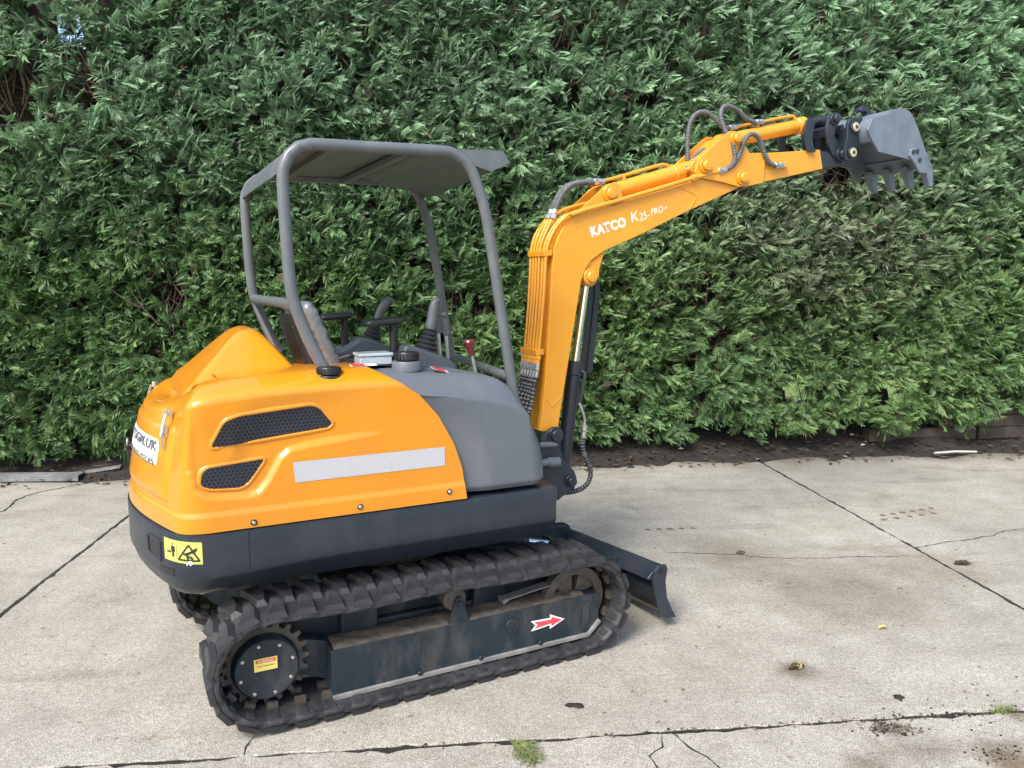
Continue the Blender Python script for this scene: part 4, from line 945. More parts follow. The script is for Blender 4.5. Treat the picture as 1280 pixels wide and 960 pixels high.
# grey tank cover on the right front
def tank_shell():
    mb = MB(); NS = 44; K0 = 0.797; cols = []
    zc = lambda x: interp([(-0.30, 1.31), (-0.20, 1.300), (-0.148, 1.288), (-0.08, 1.262), (0.004, 1.240), (0.182, 1.203), (0.32, 1.172), (0.41, 1.140), (0.46, 1.105), (0.52, 1.075), (0.56, 1.06)], x)
    dz = lambda x: interp([(-0.30, 0.040), (-0.15, 0.050), (0.0, 0.090), (0.2, 0.105), (0.5, 0.106)], x)
    corner = [(0.455, -0.700), (0.490, -0.697), (0.522, -0.682), (0.548, -0.655), (0.562, -0.615), (0.566, -0.56), (0.567, -0.45), (0.567, -0.34), (0.560, -0.28), (0.535, -0.24), (0.49, -0.225), (0.30, -0.222), (0.05, -0.222), (-0.2, -0.222)]
    CP = [Vector((p.x, p.y, 0)) for p in spline([(x, y, 0) for x, y in corner], 0.016)]
    INS = [(0.003, 0.07), (0.009, 0.14), (0.022, 0.25), (0.040, 0.42), (0.060, 0.61), (0.080, 0.79), (0.092, 0.89), (0.105, 0.96), (0.125, 1.0), (0.17, 1.02), (0.21, 1.03)]
    def col(px, py, a_=None):
        out = []
        for r in range(NS+1):
            f = r/NS; x = px; y = py
            if a_ is not None:
                for _ in range(2):
                    z = K0 + f*(zc(x)-K0); x = lerp(xfront(z)-0.03, 0.455, a_)
                db = x - xfront(z)
                y = -0.700 + 0.020*(1-smooth01(db, 0.0, 0.13)) + 0.004*(1-smooth01(z, K0, K0+0.03))
                flare = smooth01(z, 1.10, 1.26)*(1-smooth01(db, 0.02, 0.22)); y -= 0.010*flare
            else:
                z = K0 + f*(zc(px)-K0)
                fw = smooth01(px, 0.44, 0.555); x = px - 0.085*(max(0, (z-0.83))/0.28)**2*fw
            ib = 0.012*(1-smooth01(z, K0, K0+0.022))
            S = Vector((min(max(x, -0.3), 0.40), -0.46)); d = (S-Vector((x, y))); q = Vector((x, y))+d*(ib/max(d.length, .05)); out.append((q.x, q.y, z))
        x, y, z = out[-1]
        S = Vector((min(max(x, -0.3), 0.36), -0.46)); L0 = (S-Vector((x, y))).length
        for ins, h in INS:
            q = Vector((x, y)) + (S-Vector((x, y)))*min(ins/L0, 0.96); zz = z+dz(x)*h; out.append((lerp(xfront(zz)-0.03, q.x, smooth01(x-xfront(z), -0.03, 0.25)) if a_ is not None else q.x, q.y, zz))
        out.append((S.x, S.y, z+dz(x)*1.035)); return out
    NA = 56
    for i in range(NA+1): cols.append(col(0.2, -0.70, i/NA))
    for p in CP[1:]: cols.append(col(p.x, p.y))
    m = len(cols[0]); n = len(cols); vs = [q for c in cols for q in c]
    return mb.add(vs, [(i*m+j, i*m+j+1, (i+1)*m+j+1, (i+1)*m+j) for i in range(n-1) for j in range(m-1)])
tank = tank_shell().obj('tank_cover', GREYP, EX, ang=70)

# filler caps
def cap(name, x, y, z, r, h, base):
    mb = MB(); mb.lathe([(r*0.9, 0), (r, 0.004), (r, h-0.006), (r*0.93, h), (r*0.6, h+0.001), (0.0001, h+0.001)], (x, y, z), (0, 0, 1), 32)
    for i in range(20):
        an = 6.283*i/20; c_ = Vector((x+r*math.cos(an), y+r*math.sin(an), z+h*0.5)); mb.box(c_, (0.006, 0.006, h*0.75), Matrix.Rotation(an, 3, 'Z'))
    o = mb.obj(name, BLACK, EX)
    MB().lathe([(r*base, -0.035), (r*base, 0.0), (r*base*0.95, 0.006), (r*0.8, 0.006)], (x, y, z-0.008), (0, 0, 1), 32).obj('filler_neck', BLACK if base < 1.2 else GREYP, o)
cap('hydraulic_cap', -0.392, -0.605, 1.330, 0.046, 0.030, 1.15)
cap('fuel_cap', -0.040, -0.52, 1.362, 0.049, 0.036, 1.32)
def flat_sticker(pts, cols, label):
    o = None
    mb = MB()
    for i, (q, mi) in enumerate(pts): mb.add(q, [tuple(range(len(q)))], mi)
    return mb.obj('warning_sticker', cols, EX, smooth=False, fix=False, label=label)
def sloped(x0, x1, y0, y1, z00, z10, z01, z11): return [(x0, y0, z00), (x1, y0, z10), (x1, y1, z11), (x0, y1, z01)]
flat_sticker([(sloped(-0.285, -0.175, -0.545, -0.500, 1.3495, 1.3495, 1.3535, 1.3535), 0), (sloped(-0.280, -0.225, -0.543, -0.502, 1.351, 1.351, 1.355, 1.355), 1)], [WHITE, RED], 'red and white warning sticker on the orange cover beside the black cap')
flat_sticker([(sloped(0.055, 0.165, -0.592, -0.535, 1.326, 1.293, 1.334, 1.301), 0), (sloped(0.060, 0.115, -0.589, -0.538, 1.3265, 1.310, 1.3345, 1.318), 1)], [WHITE, RED], 'red and white warning sticker on the grey tank cover ahead of the cap')

# charcoal skirt (counterweight belt) running round the machine
SK = [Vector((p.x, p.y, 0)) for p in spline([(-0.78, -0.700, 0), (-0.865, -0.698, 0), (-0.950, -0.662, 0), (-1.010, -0.588, 0), (-1.058, -0.46, 0), (-1.100, -0.30, 0), (-1.128, -0.14, 0), (-1.138, 0, 0), (-1.128, 0.14, 0), (-1.100, 0.30, 0), (-1.058, 0.46, 0), (-1.010, 0.588, 0), (-0.950, 0.662, 0), (-0.865, 0.698, 0), (-0.78, 0.700, 0)], 0.012)]
def skirt_shell():
    mb = MB(); cols = []
    path = [Vector((0.600-0.0, -0.25, 0)), Vector((0.600, -0.50, 0)), Vector((0.600, -0.690, 0)), Vector((0.592, -0.700, 0))] + [Vector((lerp(0.58, -0.76, i/40), -0.700, 0)) for i in range(41)] + SK + [Vector((lerp(-0.74, 0.60, i/20), 0.700, 0)) for i in range(21)]
    for p in path:
        S = Vector((min(max(p.x, -0.55), 0.55), 0, 0)); d = (S-p).normalized()
        rear = smooth01(-p.x, 0.80, 1.0)
        zb = lerp(0.620, 0.606, smooth01(-p.x, 0.4, 0.8)); zb = lerp(zb, 0.600, rear)
        rows = [(0.25, 0.7755), (0.008, 0.7755), (0.002, 0.773), (0.0, 0.766), (0.0, lerp(0.766, zb, .33)), (0.0, lerp(0.766, zb, .66)), (0.0, zb+0.004), (0.004, zb-0.004)]
        for t in (0.25, 0.5, 0.75, 1.0):
            a_ = rad(90*t); flat = (lerp(0.004, 0.075, t), lerp(zb-0.004, 0.530, t)); rnd = (0.004+0.17*(1-math.cos(a_)), zb-0.004-0.108*math.sin(a_))
            rows.append((lerp(flat[0], rnd[0], rear), lerp(flat[1], rnd[1], rear)))
        rows += [(lerp(0.12, 0.30, rear), lerp(0.522, 0.486, rear)), (0.40, lerp(0.520, 0.488, rear))]
        cols.append([(p.x+d.x*i_, p.y+d.y*i_, z) for i_, z in rows])
    m = len(cols[0]); n = len(cols); vs = [q for c in cols for q in c]
    return mb.add(vs, [(i*m+j, i*m+j+1, (i+1)*m+j+1, (i+1)*m+j) for i in range(n-1) for j in range(m-1)])
skirt = skirt_shell().obj('counterweight_skirt', DARK, EX, ang=32)
MB().box((-0.05, 0, 0.60), (1.0, 0.90, 0.18)).box((0.35, 0, 0.66), (0.48, 1.1, 0.20)).obj('revolving_frame', FRAMEP, EX, bevel=0.01)
MB().box((0.10, 0.10, 0.786), (0.96, 1.10, 0.012)).obj('cab_floor', BLACK, EX, bevel=0.003)
def skirt_pt(s_, z, off=0.0, base=None):
    """point on the skirt by arc length from the right rear corner start"""
    cum = 0
    for i in range(len(SK)-1):
        L = (SK[i+1]-SK[i]).length
        if cum+L >= s_: break
        cum += L
    p = SK[i].lerp(SK[i+1], (s_-cum)/L); tg = (SK[i+1]-SK[i]).normalized(); nr = Vector((tg.y, -tg.x, 0))
    if nr.dot(Vector((p.x+0.5, p.y, 0))) < 0: nr = -nr
    return Vector((p.x, p.y, z)) + nr*off, nr, tg
# yellow warning sticker: u runs forward from the rear edge, 0..1 across, v up 0..1
def stick(u, v, off=0.0018): return skirt_pt(lerp(0.292, 0.118, u), lerp(0.668, 0.752, v) - 0.006*u, off)[0]
mb = MB(); n = 16; vs = []
for i in range(n+1): vs += [stick(i/n, 0), stick(i/n, 1)]
mb.add(vs, [(2*i, 2*i+2, 2*i+3, 2*i+1) for i in range(n)])
ws = mb.obj('hazard_sticker', YELLOW, skirt, smooth=False, fix=False, label='yellow hazard sticker with a person and a slew triangle, torn at the lower edge')
mb = MB()
def ink(poly, off=0.0026): mb.add([stick(u, v, off) for u, v in poly], [tuple(range(len(poly)))])
def bar(a_, b_, wd, off=0.0026):
    du, dv = (b_[0]-a_[0])*2.0, b_[1]-a_[1]; L = math.hypot(du, dv); nu, nv = -dv/L*wd/2.0, du/L*wd
    K = 8
    for k in range(K):
        p0 = (lerp(a_[0], b_[0], k/K), lerp(a_[1], b_[1], k/K)); p1_ = (lerp(a_[0], b_[0], (k+1)/K), lerp(a_[1], b_[1], (k+1)/K))
        ink([(p0[0]-nu, p0[1]-nv), (p1_[0]-nu, p1_[1]-nv), (p1_[0]+nu, p1_[1]+nv), (p0[0]+nu, p0[1]+nv)], off)
ink([(0.31+0.022*math.cos(a_), 0.80+0.045*math.sin(a_)) for a_ in [i*6.283/12 for i in range(12)]])
ink([(0.265, 0.72), (0.365, 0.72), (0.375, 0.45), (0.355, 0.45), (0.345, 0.64), (0.340, 0.22), (0.318, 0.22), (0.315, 0.44), (0.310, 0.22), (0.286, 0.22), (0.285, 0.64), (0.272, 0.45), (0.25, 0.45)], 0.0029)
bar((0.12, 0.42), (0.24, 0.42), 0.035); ink([(0.11, 0.42), (0.15, 0.49), (0.15, 0.35)], 0.0033); ink([(0.25, 0.42), (0.21, 0.49), (0.21, 0.35)], 0.0033)
bar((0.42, 0.03), (0.42, 0.97), 0.008)
for a_, b_, o_ in (((0.46, 0.16), (0.72, 0.86), .0026), ((0.72, 0.86), (0.94, 0.16), .003), ((0.94, 0.16), (0.46, 0.16), .0034)): bar(a_, b_, 0.04, o_)
ink([(0.78, 0.62), (0.90, 0.78), (0.88, 0.60), (0.80, 0.48)], 0.0038); bar((0.64, 0.40), (0.80, 0.58), 0.05, 0.0042); bar((0.68, 0.44), (0.70, 0.22), 0.05, 0.0046); bar((0.60, 0.42), (0.70, 0.50), 0.04, 0.005); bar((0.74, 0.36), (0.80, 0.24), 0.05, 0.0054)
mb.obj('sticker_print', INK, ws, smooth=False, fix=False)
mb = MB()
mb.add([stick(u, v, 0.004) for u, v in ((0.70, 0.10), (0.76, 0.16), (0.80, 0.02), (0.74, -0.08), (0.71, 0.0))], [(0, 1, 2, 3, 4)]); mb.add([stick(u, v, 0.003) for u, v in ((0.64, 0.03), (0.69, 0.05), (0.67, -0.10))], [(0, 1, 2)])
mb.obj('torn_scrap', WHITE, ws, smooth=False, fix=False)
# flat black patches paint the shade inside the rear recess and slot; seam line
p, nr, tg = skirt_pt(0.40, 0.690, -0.002); R = Matrix((tg, nr, Vector((0, 0, 1)))).transposed()
def skirt_patch(name, s0, s1, z0, z1, off, m_, n=14):
    vs = []; mb = MB()
    for i in range(n+1):
        s_ = lerp(s0, s1, i/n); vs += [skirt_pt(s_, z0, off)[0], skirt_pt(s_, z1, off)[0]]
    return mb.add(vs, [(2*i, 2*i+2, 2*i+3, 2*i+1) for i in range(n)]).obj(name, m_, skirt, smooth=False)
skirt_patch('painted_recess', 0.325, 0.45, 0.650, 0.728, 0.0015, BLACK)
mb = MB(); rim = round_poly([(0.325, 0.650), (0.45, 0.650), (0.45, 0.728), (0.325, 0.728)], 0.012)
mb.tube([skirt_pt(s_, z, 0.002)[0] for s_, z in rim], 0.005, 6, closed=True).obj('recess_rim', DARK, skirt)
skirt_patch('painted_slot', 0.24, 0.34, 0.607, 0.632, 0.0015, BLACK)
MB().box((-0.735, -0.7003, 0.69), (0.003, 0.004, 0.15)).obj('skirt_seam', BLACK, skirt)

# ---------- canopy
hoop_xz = [(-0.385, 1.33), (-0.434, 1.416), (-0.498, 1.585), (-0.512, 1.64), (-0.520, 1.72), (-0.526, 1.853), (-0.531, 2.06), (-0.526, 2.125), (-0.505, 2.172), (-0.468, 2.204), (-0.42, 2.218), (-0.2, 2.223), (0.10, 2.231), (0.165, 2.226), (0.215, 2.205), (0.25, 2.165), (0.275, 2.11), (0.32, 1.97), (0.39, 1.56), (0.444, 1.235), (0.50, 0.86), (0.505, 0.79)]
canopy = empty('canopy_frame', (0, 0, 0), 0, EX)
for yy in (-0.55, 0.50):
    t_ = MB().tube(spline([(x + (0.135*smooth01(x, -0.15, 0.20) if yy > 0 else 0), yy, z) for x, z in hoop_xz], 0.03), 0.0238, 16).obj('hoop_tube', ROPSP, canopy, ang=60)
    for hx, hz in ((-0.5265, 1.90), (0.335, 1.90)):
        k = (0.068, -0.39) if hx > 0 else (0.0, 0.0)
        hx += 0.135 if (yy > 0 and hx > 0) else 0
        MB().cyl((hx-k[0]*0.02, yy, hz+0.0), (hx+0.0, yy, hz+0.006), 0.0248, 16).obj('weld_collar', ROPSP, t_)
MB().cyl((-0.508, -0.545, 1.605), (-0.508, 0.495, 1.605), 0.0225, 16).obj('rear_crossbar', ROPSP, canopy)
MB().cyl((0.440, -0.545, 1.265), (0.573, 0.495, 1.268), 0.0215, 16).obj('front_crossbar', ROPSP, canopy)
MB().cyl((-0.43, 0.40, 1.36), (-0.51, 0.46, 1.57), 0.010, 8).obj('thin_brace', ROPSP, canopy)
roof_top = [(-0.545, 2.105), (-0.540, 2.140), (-0.520, 2.182), (-0.485, 2.212), (-0.43, 2.2275), (-0.2, 2.233), (0.10, 2.241), (0.398, 2.252)]
vs = []; mb = MB(); NYR = 12
rp = [Vector((x, 0, z)) for x, z in roof_top]; rp = spline(rp, 0.03) + [Vector((0.434, 0, 2.203)), Vector((0.340, 0, 2.158)), Vector((0.06, 0, 2.2335))]
nrm_ = len(rp)
for sh in (0, 1):
    for j in range(NYR+1):
        y = lerp(-0.553, 0.503, j/NYR)
        for i, p in enumerate(rp):
            t = (rp[min(i+1, nrm_-1)]-rp[max(i-1, 0)]).normalized(); q = p + Vector((t.z, 0, -t.x))*(0.004*sh) + Vector((0, 0, 0.004*math.sin(j*2.1)*0.3)); vs.append((q.x + 0.125*(y+0.553)/1.056*smooth01(q.x, 0.0, 0.30), y, q.z))
H = (NYR+1)*nrm_
for j in range(NYR):
    for i in range(nrm_-1):
        a_ = j*nrm_+i; mb.f.append((a_, a_+1, a_+nrm_+1, a_+nrm_)); mb.f.append((a_+H, a_+nrm_+H, a_+nrm_+1+H, a_+1+H))
for j in range(NYR): mb.f.append((j*nrm_, (j+1)*nrm_, (j+1)*nrm_+H, j*nrm_+H)); k = nrm_-1; mb.f.append((j*nrm_+k, j*nrm_+k+H, (j+1)*nrm_+k+H, (j+1)*nrm_+k))
for i in range(nrm_-1): mb.f.append((i, i+H, i+1+H, i+1)); a_ = NYR*nrm_+i; mb.f.append((a_, a_+1, a_+1+H, a_+H))
mb.v = vs; mb.mi = [0]*len(mb.f)
mb.obj('roof_sheet', ROPSP, canopy, ang=50)
for yy in (-0.556, 0.506):
    MB().prism([(x_ + (0.125*smooth01(x_, 0.0, 0.30) if yy > 0 else 0), z_) for x_, z_ in [(0.10, 2.2255), (0.17, 2.241), (0.397, 2.2495), (0.431, 2.203), (0.341, 2.160)]], yy-0.003, yy+0.003).obj('visor_side', ROPSP, canopy)
for x in (-0.33, -0.03):
    MB().box((x, -0.025, 2.214), (0.04, 1.00, 0.026)).obj('roof_rib', ROPSP, canopy, bevel=0.004)

# ---------- seat and controls
seat = empty('operator_seat', (0, 0, 0), 0, EX)
def rounded_slab(x0, z0, x1, z1, thick, y0, y1, seg=16, wrink=0.0, seed=0):
    """padded slab along a line in x-z, rounded at all edges"""
    mb = MB(); vs = []; d = Vector((x1-x0, z1-z0)); L = d.length; d.normalize(); nv = Vector((d.y, -d.x)); M = 24
    for i in range(seg+1):
        t = i/seg; e1 = math.sqrt(max(0, 1-(2*t-1)**8)); ring = []
        for k in range(M):
            an = 2*math.pi*k/M; cy, cn = math.cos(an), math.sin(an)
            sy = math.copysign(abs(cy)**0.35, cy)*(y1-y0)/2*(0.86+0.14*e1); sn = math.copysign(abs(cn)**0.6, cn)*thick/2*(0.25+0.75*e1)
            p = Vector((x0, z0)) + d*(L*t) + nv*sn
            w_ = wrink*mnoise.noise(Vector((t*22, sy*16, sn*30+seed)))
            ring.append((p.x+nv.x*w_, (y0+y1)/2+sy, p.y+nv.y*w_))
        vs += ring
    fs = [(i*M+k, i*M+(k+1) % M, (i+1)*M+(k+1) % M, (i+1)*M+k) for i in range(seg) for k in range(M)] + [tuple(range(M-1, -1, -1)), tuple(seg*M+k for k in range(M))]
    return mb.add(vs, fs)
rounded_slab(-0.245, 1.24, -0.395, 1.605, 0.080, -0.25, 0.25, 40, 0.010).obj('seat_back_cushion', WRAP, seat, ang=70)
rounded_slab(-0.345, 1.24, -0.440, 1.545, 0.04, -0.21, 0.19, 10).obj('seat_back_shell', SEATB, seat, ang=60)
MB().box((-0.408, -0.09, 1.40), (0.03, 0.22, 0.22), Matrix.Rotation(rad(-17), 3, 'Y')).obj('shell_panel', BLACK, seat, bevel=0.008)
rounded_slab(-0.28, 1.225, 0.10, 1.215, 0.10, -0.24, 0.22, 14, 0.006, 4).obj('seat_cushion', WRAP, seat, ang=70)
MB().box((-0.10, 0, 0.98), (0.50, 0.42, 0.38)).obj('seat_pedestal', BLACK, seat, bevel=0.02)
def console(y, xs, name):
    o = MB().prism(xs, y-0.085, y+0.085).obj(name, DARKP, EX, bevel=0.014, seg=3); return o
DARKP = mat('console_plastic', (0.060, 0.070, 0.084), 0.45, var=0.08, vscale=8, bump=0.08, bscale=150)
con_r = console(-0.30, [(-0.03, 0.95), (-0.03, 1.34), (0.003, 1.413), (0.037, 1.410), (0.215, 1.342), (0.245, 1.31), (0.245, 0.95)], 'right_console')
con_l = console(0.30, [(-0.21, 0.95), (-0.21, 1.335), (-0.13, 1.35), (-0.024, 1.407), (0.02, 1.40), (0.121, 1.356), (0.16, 1.33), (0.16, 0.95)], 'left_console')
con_l.name = 'console'; con_r.name = 'console'
BOOT = mat('rubber_boot', (0.028, 0.029, 0.032), 0.32, var=0.15, vscale=30)
def joystick(base, top_b, grip_pts, grip_r, nrib):
    j = empty('joystick', (0, 0, 0), 0, EX); b0, b1 = Vector(base), Vector(top_b); prof_ = []
    L = (b1-b0).length
    for i in range(nrib*2+1):
        t = i/(nrib*2); prof_.append((lerp(0.058, 0.024, t) + (0.006 if i % 2 == 0 else -0.005), L*t))
    MB().lathe(prof_, b0, b1-b0, 22).obj('rubber_bellows', BOOT, j, ang=70)
    sp = spline(grip_pts, 0.008); n = len(sp); k = len(grip_r)-1
    rs = [lerp(grip_r[min(int(i/(n-1)*k), k-1)], grip_r[min(int(i/(n-1)*k)+1, k)], i/(n-1)*k - min(int(i/(n-1)*k), k-1)) for i in range(n)]
    MB().tube(sp, rs, 14).obj('grip', GRIPM, j, ang=70)
GRIPM = mat('grip_plastic', (0.09, 0.098, 0.105), 0.4, var=0.1, vscale=30)
joystick((0.125, -0.30, 1.375), (0.150, -0.30, 1.476), [(0.149, -0.30, 1.465), (0.155, -0.30, 1.50), (0.163, -0.30, 1.545), (0.170, -0.30, 1.585), (0.178, -0.30, 1.604), (0.190, -0.30, 1.607)], [0.022, 0.026, 0.024, 0.024, 0.022, 0.016], 5)
joystick((0.036, 0.30, 1.37), (0.070, 0.30, 1.468), [(0.068, 0.30, 1.46), (0.080, 0.30, 1.50), (0.098, 0.30, 1.54), (0.125, 0.30, 1.580), (0.145, 0.30, 1.597), (0.162, 0.30, 1.590)], [0.018, 0.018, 0.021, 0.024, 0.024, 0.014], 5)
def armrest(x, y, z0, z1, xa, xb):
    a_ = empty('arm_rest', (0, 0, 0), 0, EX)
    MB().cyl((x, y, z0), (x, y, z1), 0.019, 12, 0.003).cyl((x-0.035, y-0.01, z1-0.03), (x-0.012, y-0.01, z1-0.03), 0.010, 8).obj('rest_post', BLACK, a_)
    rounded_slab(xa, z1-0.004, xb, z1+0.012, 0.034, y-0.05, y+0.05, 12).obj('rest_pad', BLACK, a_, ang=70)
armrest(-0.026, -0.30, 1.33, 1.512, -0.162, 0.012); armrest(-0.095, 0.30, 1.33, 1.512, -0.226, -0.055)
MB().lathe([(0.0001, 0), (0.03, 0.006), (0.034, 0.02), (0.026, 0.034), (0.0001, 0.04)], (-0.045, -0.33, 1.345), (0, 0, 1), 16).obj('adjuster_knob', BLACK, EX)
# travel levers with their cross handle
for i, (x0, y0, z0, x1, z1) in enumerate(((0.281, -0.15, 1.528, 0.325, 1.15), (0.301, 0.0, 1.529, 0.338, 1.15))):
    lv = empty('travel_lever', (0, 0, 0), 0, EX)
    MB().cyl((x1, y0, z1-0.34), (x0, y0, z0-0.01), 0.009, 10).obj('lever_rod', STEEL, lv)
    MB().cyl((x0+0.012, y0, z0-0.095), (x0, y0, z0), 0.017, 14, 0.005).cyl((x0-0.004, y0-0.02, z0+0.005), (x0-0.004, y0+0.09, z0+0.008), 0.016, 14, 0.006).obj('lever_handle', GRIPM, lv)
bk = empty('blade_lever', (0, 0, 0), 0, EX)
MB().cyl((0.395, -0.35, 1.08), (0.334, -0.35, 1.355), 0.0085, 10).obj('lever_rod', STEEL, bk)
MB().lathe([(0.009, 0), (0.014, 0.004), (0.017, 0.03), (0.024, 0.058), (0.026, 0.070), (0.021, 0.078), (0.0001, 0.080)], (0.335, -0.35, 1.350), (-0.016, 0, 0.07), 18).obj('lever_knob', MAROON, bk)
bx = empty('plastic_tray', (0, 0, 0), 0, EX)
MB().box((-0.152, -0.40, 1.358), (0.140, 0.10, 0.036)).obj('tray_body', CLEARP, bx, bevel=0.005); MB().box((-0.152, -0.40, 1.384), (0.150, 0.108, 0.014)).obj('tray_lid', CLEARP, bx, bevel=0.004)
hose('seat_cable', [(-0.27, -0.30, 1.36), (-0.23, -0.32, 1.372), (-0.20, -0.30, 1.37)], 0.010, EX, HOSE, guard=False)

# ---------- swing post, boom, arm, bucket
kp = empty('swing_post', (0, 0, 0), 0, EX)
for s_ in (-1, 1):
    MB().prism(B['kingpost'], s_*0.100, s_*0.118).obj('post_plate', DARK, kp, bevel=0.004)
    for px, pz, r in ((0.918, 0.878, 0.034), (1.016, 0.615, 0.026)):
        MB().cyl((px, s_*0.118, pz), (px, s_*0.128, pz), r*1.35, 20, 0.003).cyl((px, s_*0.128, pz), (px, s_*0.150, pz), r, 20, 0.004).cyl((px, s_*0.150, pz), (px, s_*0.152, pz), r*0.45, 12).obj('pivot_pin', DARK, kp)
MB().cyl((0.80, 0, 0.50), (0.80, 0, 0.80), 0.085, 24, 0.01).box((0.85, 0, 0.62), (0.20, 0.19, 0.20)).obj('post_core', DARK, kp, bevel=0.01)
MB().box((0.70, 0, 0.545), (0.24, 0.24, 0.05)).box((0.70, 0, 0.765), (0.24, 0.24, 0.05)).obj('swing_bracket', DARK, kp, bevel=0.012)
MB().cyl((0.70, -0.14, 0.745), (0.90, -0.14, 0.735), 0.022, 14, 0.004).cyl((0.86, -0.14, 0.737), (0.93, -0.14, 0.733), 0.030, 14, 0.004).obj('swing_cylinder', GREYP, kp)
MB().cyl((0.82, -0.13, 0.835), (0.92, -0.13, 0.828), 0.016, 12, 0.003).obj('hose_clamp', GREYP, kp)

boom = empty('boom', (0, 0, 0), 0, EX)
MB().prism(B['boom'], -0.090, 0.090).obj('boom_box', BOOMOR, boom, bevel=0.005)
for s_ in (-1, 1):
    MB().prism(B['boom_lug'], s_*0.060, s_*0.078).obj('cylinder_lug', BOOMOR, boom, bevel=0.003)
    MB().prism(B['boom_bracket'], s_*0.062, s_*0.080).obj('cylinder_bracket', BOOMOR, boom, bevel=0.003)
def pin(x, z, y0, r, m_, parent, name='pivot_pin'):
    mb = MB()
    for s_ in (-1, 1):
        mb.cyl((x, s_*y0, z), (x, s_*(y0+0.012), z), r*1.45, 20, 0.003).cyl((x, s_*(y0+0.012), z), (x, s_*(y0+0.036), z), r, 20, 0.005).cyl((x, s_*(y0+0.036), z), (x, s_*(y0+0.038), z), r*0.5, 12)
    mb.cyl((x, -y0, z), (x, y0, z), r*0.9, 12)
    return mb.obj(name, m_, parent)
pin(1.147, 1.717, 0.078, 0.030, BOOMOR, boom); pin(1.262, 2.160, 0.080, 0.030, BOOMOR, boom)
# weld seams: raised chevron beads
def bead(pts, r, parent, m_=BOOMOR): return MB().tube(spline(pts, 0.01), r, 6).obj('weld_bead', m_, parent)
bead([(1.70, -0.0905, 2.216), (1.775, -0.0905, 2.200), (1.842, -0.0905, 2.176), (1.835, -0.0905, 2.150), (1.794, -0.0905, 2.096)], 0.0035, boom)
bead([(0.873, -0.0905, 1.08), (0.890, -0.0905, 1.055), (0.906, -0.0905, 1.026)], 0.003, boom); bead([(0.906, -0.0905, 1.026), (0.94, -0.0905, 1.052), (0.972, -0.0905, 1.078)], 0.003, boom)
# steel pipes up the back of the boom and along its top
ys = [0.080, 0.047, 0.014, -0.019, -0.050, -0.080]
for i, y in enumerate(ys):
    o = 0.030 + 0.0
    if i < 2: pts = [(0.835, y, 1.30), (0.862, y, 1.60), (0.873, y, 1.82), (0.884, y, 1.90), (0.912, y, 1.96), (0.946, y*0.6, 2.022)]
    elif i < 4: pts = [(0.832, y, 1.30), (0.860, y, 1.60), (0.872, y, 1.82), (0.886, y, 1.90), (0.92, y, 1.97), (0.955, y, 2.03), (1.03, y, 2.075), (1.2, y, 2.12)]
    else: pts = [(0.834, y, 1.30), (0.862, y, 1.60), (0.876, y, 1.82), (0.892, y, 1.895), (0.93, y, 1.965), (0.975, y-0.02, 2.022), (1.02, -0.100, 2.047), (1.10, -0.102, 2.070)]
    MB().tube(spline(pts, 0.02), 0.0088, 10).obj('hydraulic_pipe', BOOMOR, boom, ang=60)
MB().tube(spline([(1.01, -0.102, 2.036), (1.10, -0.103, 2.066), (1.4, -0.103, 2.150), (1.718, -0.103, 2.243), (1.80, -0.103, 2.267), (1.985, -0.103, 2.316)], 0.03), 0.0125, 12).obj('side_pipe', BOOMOR, boom, ang=60)
fitting('pipe_nut', (1.80, -0.103, 2.267), (1.84, -0.103, 2.278), 0.017, boom, BOOMOR)
for z, xo in ((1.838, 0.0), (1.322, -0.045)):
    MB().box((0.884+xo, 0.003, z), (0.050, 0.185, 0.030), Matrix.Rotation(rad(-4), 3, 'Y')).obj('pipe_clamp', BOOMOR, boom, bevel=0.004)
for i, y in enumerate(ys):
    fitting('pipe_nut', (0.834, y, 1.305), (0.828, y, 1.262), 0.0135, boom, BOOMOR); fitting('hose_fitting', (0.828, y, 1.262), (0.820, y, 1.190), 0.0125, boom)
    sp = (i-2.5)
    hose('guarded_hose', [(0.820, y, 1.195), (0.812-0.003*abs(sp), y, 1.13), (0.790-0.006*(5-i), y*1.1, 1.05), (0.755-0.010*(5-i), y*1.1, 0.96), (0.715-0.012*(5-i), y, 0.86), (0.69, y, 0.80)], 0.0128, boom, pitch=0.021)
for y, dz in ((0.020, 0.0), (-0.018, 0.0)):
    fitting('hose_fitting', (0.944, y, 2.020), (0.966, y, 2.068), 0.016, boom)
    hose('bare_hose', [(0.963, y, 2.062), (0.985, y, 2.112), (1.020, y, 2.166), (1.066, y, 2.202), (1.127, y, 2.219), (1.205, y, 2.222)], 0.0155, boom, GREYH, pitch=0.013)
    fitting('hose_fitting', (1.200, y, 2.222), (1.268, y, 2.230), 0.0165, boom)
# boom cylinder in front of the boom, with its rod guard and hoses
bcyl = empty('boom_cylinder', (0, 0, 0), 0, EX)
pt, pb = Vector((1.147, 0, 1.717)), Vector((1.016, 0, 0.615)); q = pt.lerp(pb, 0.42)
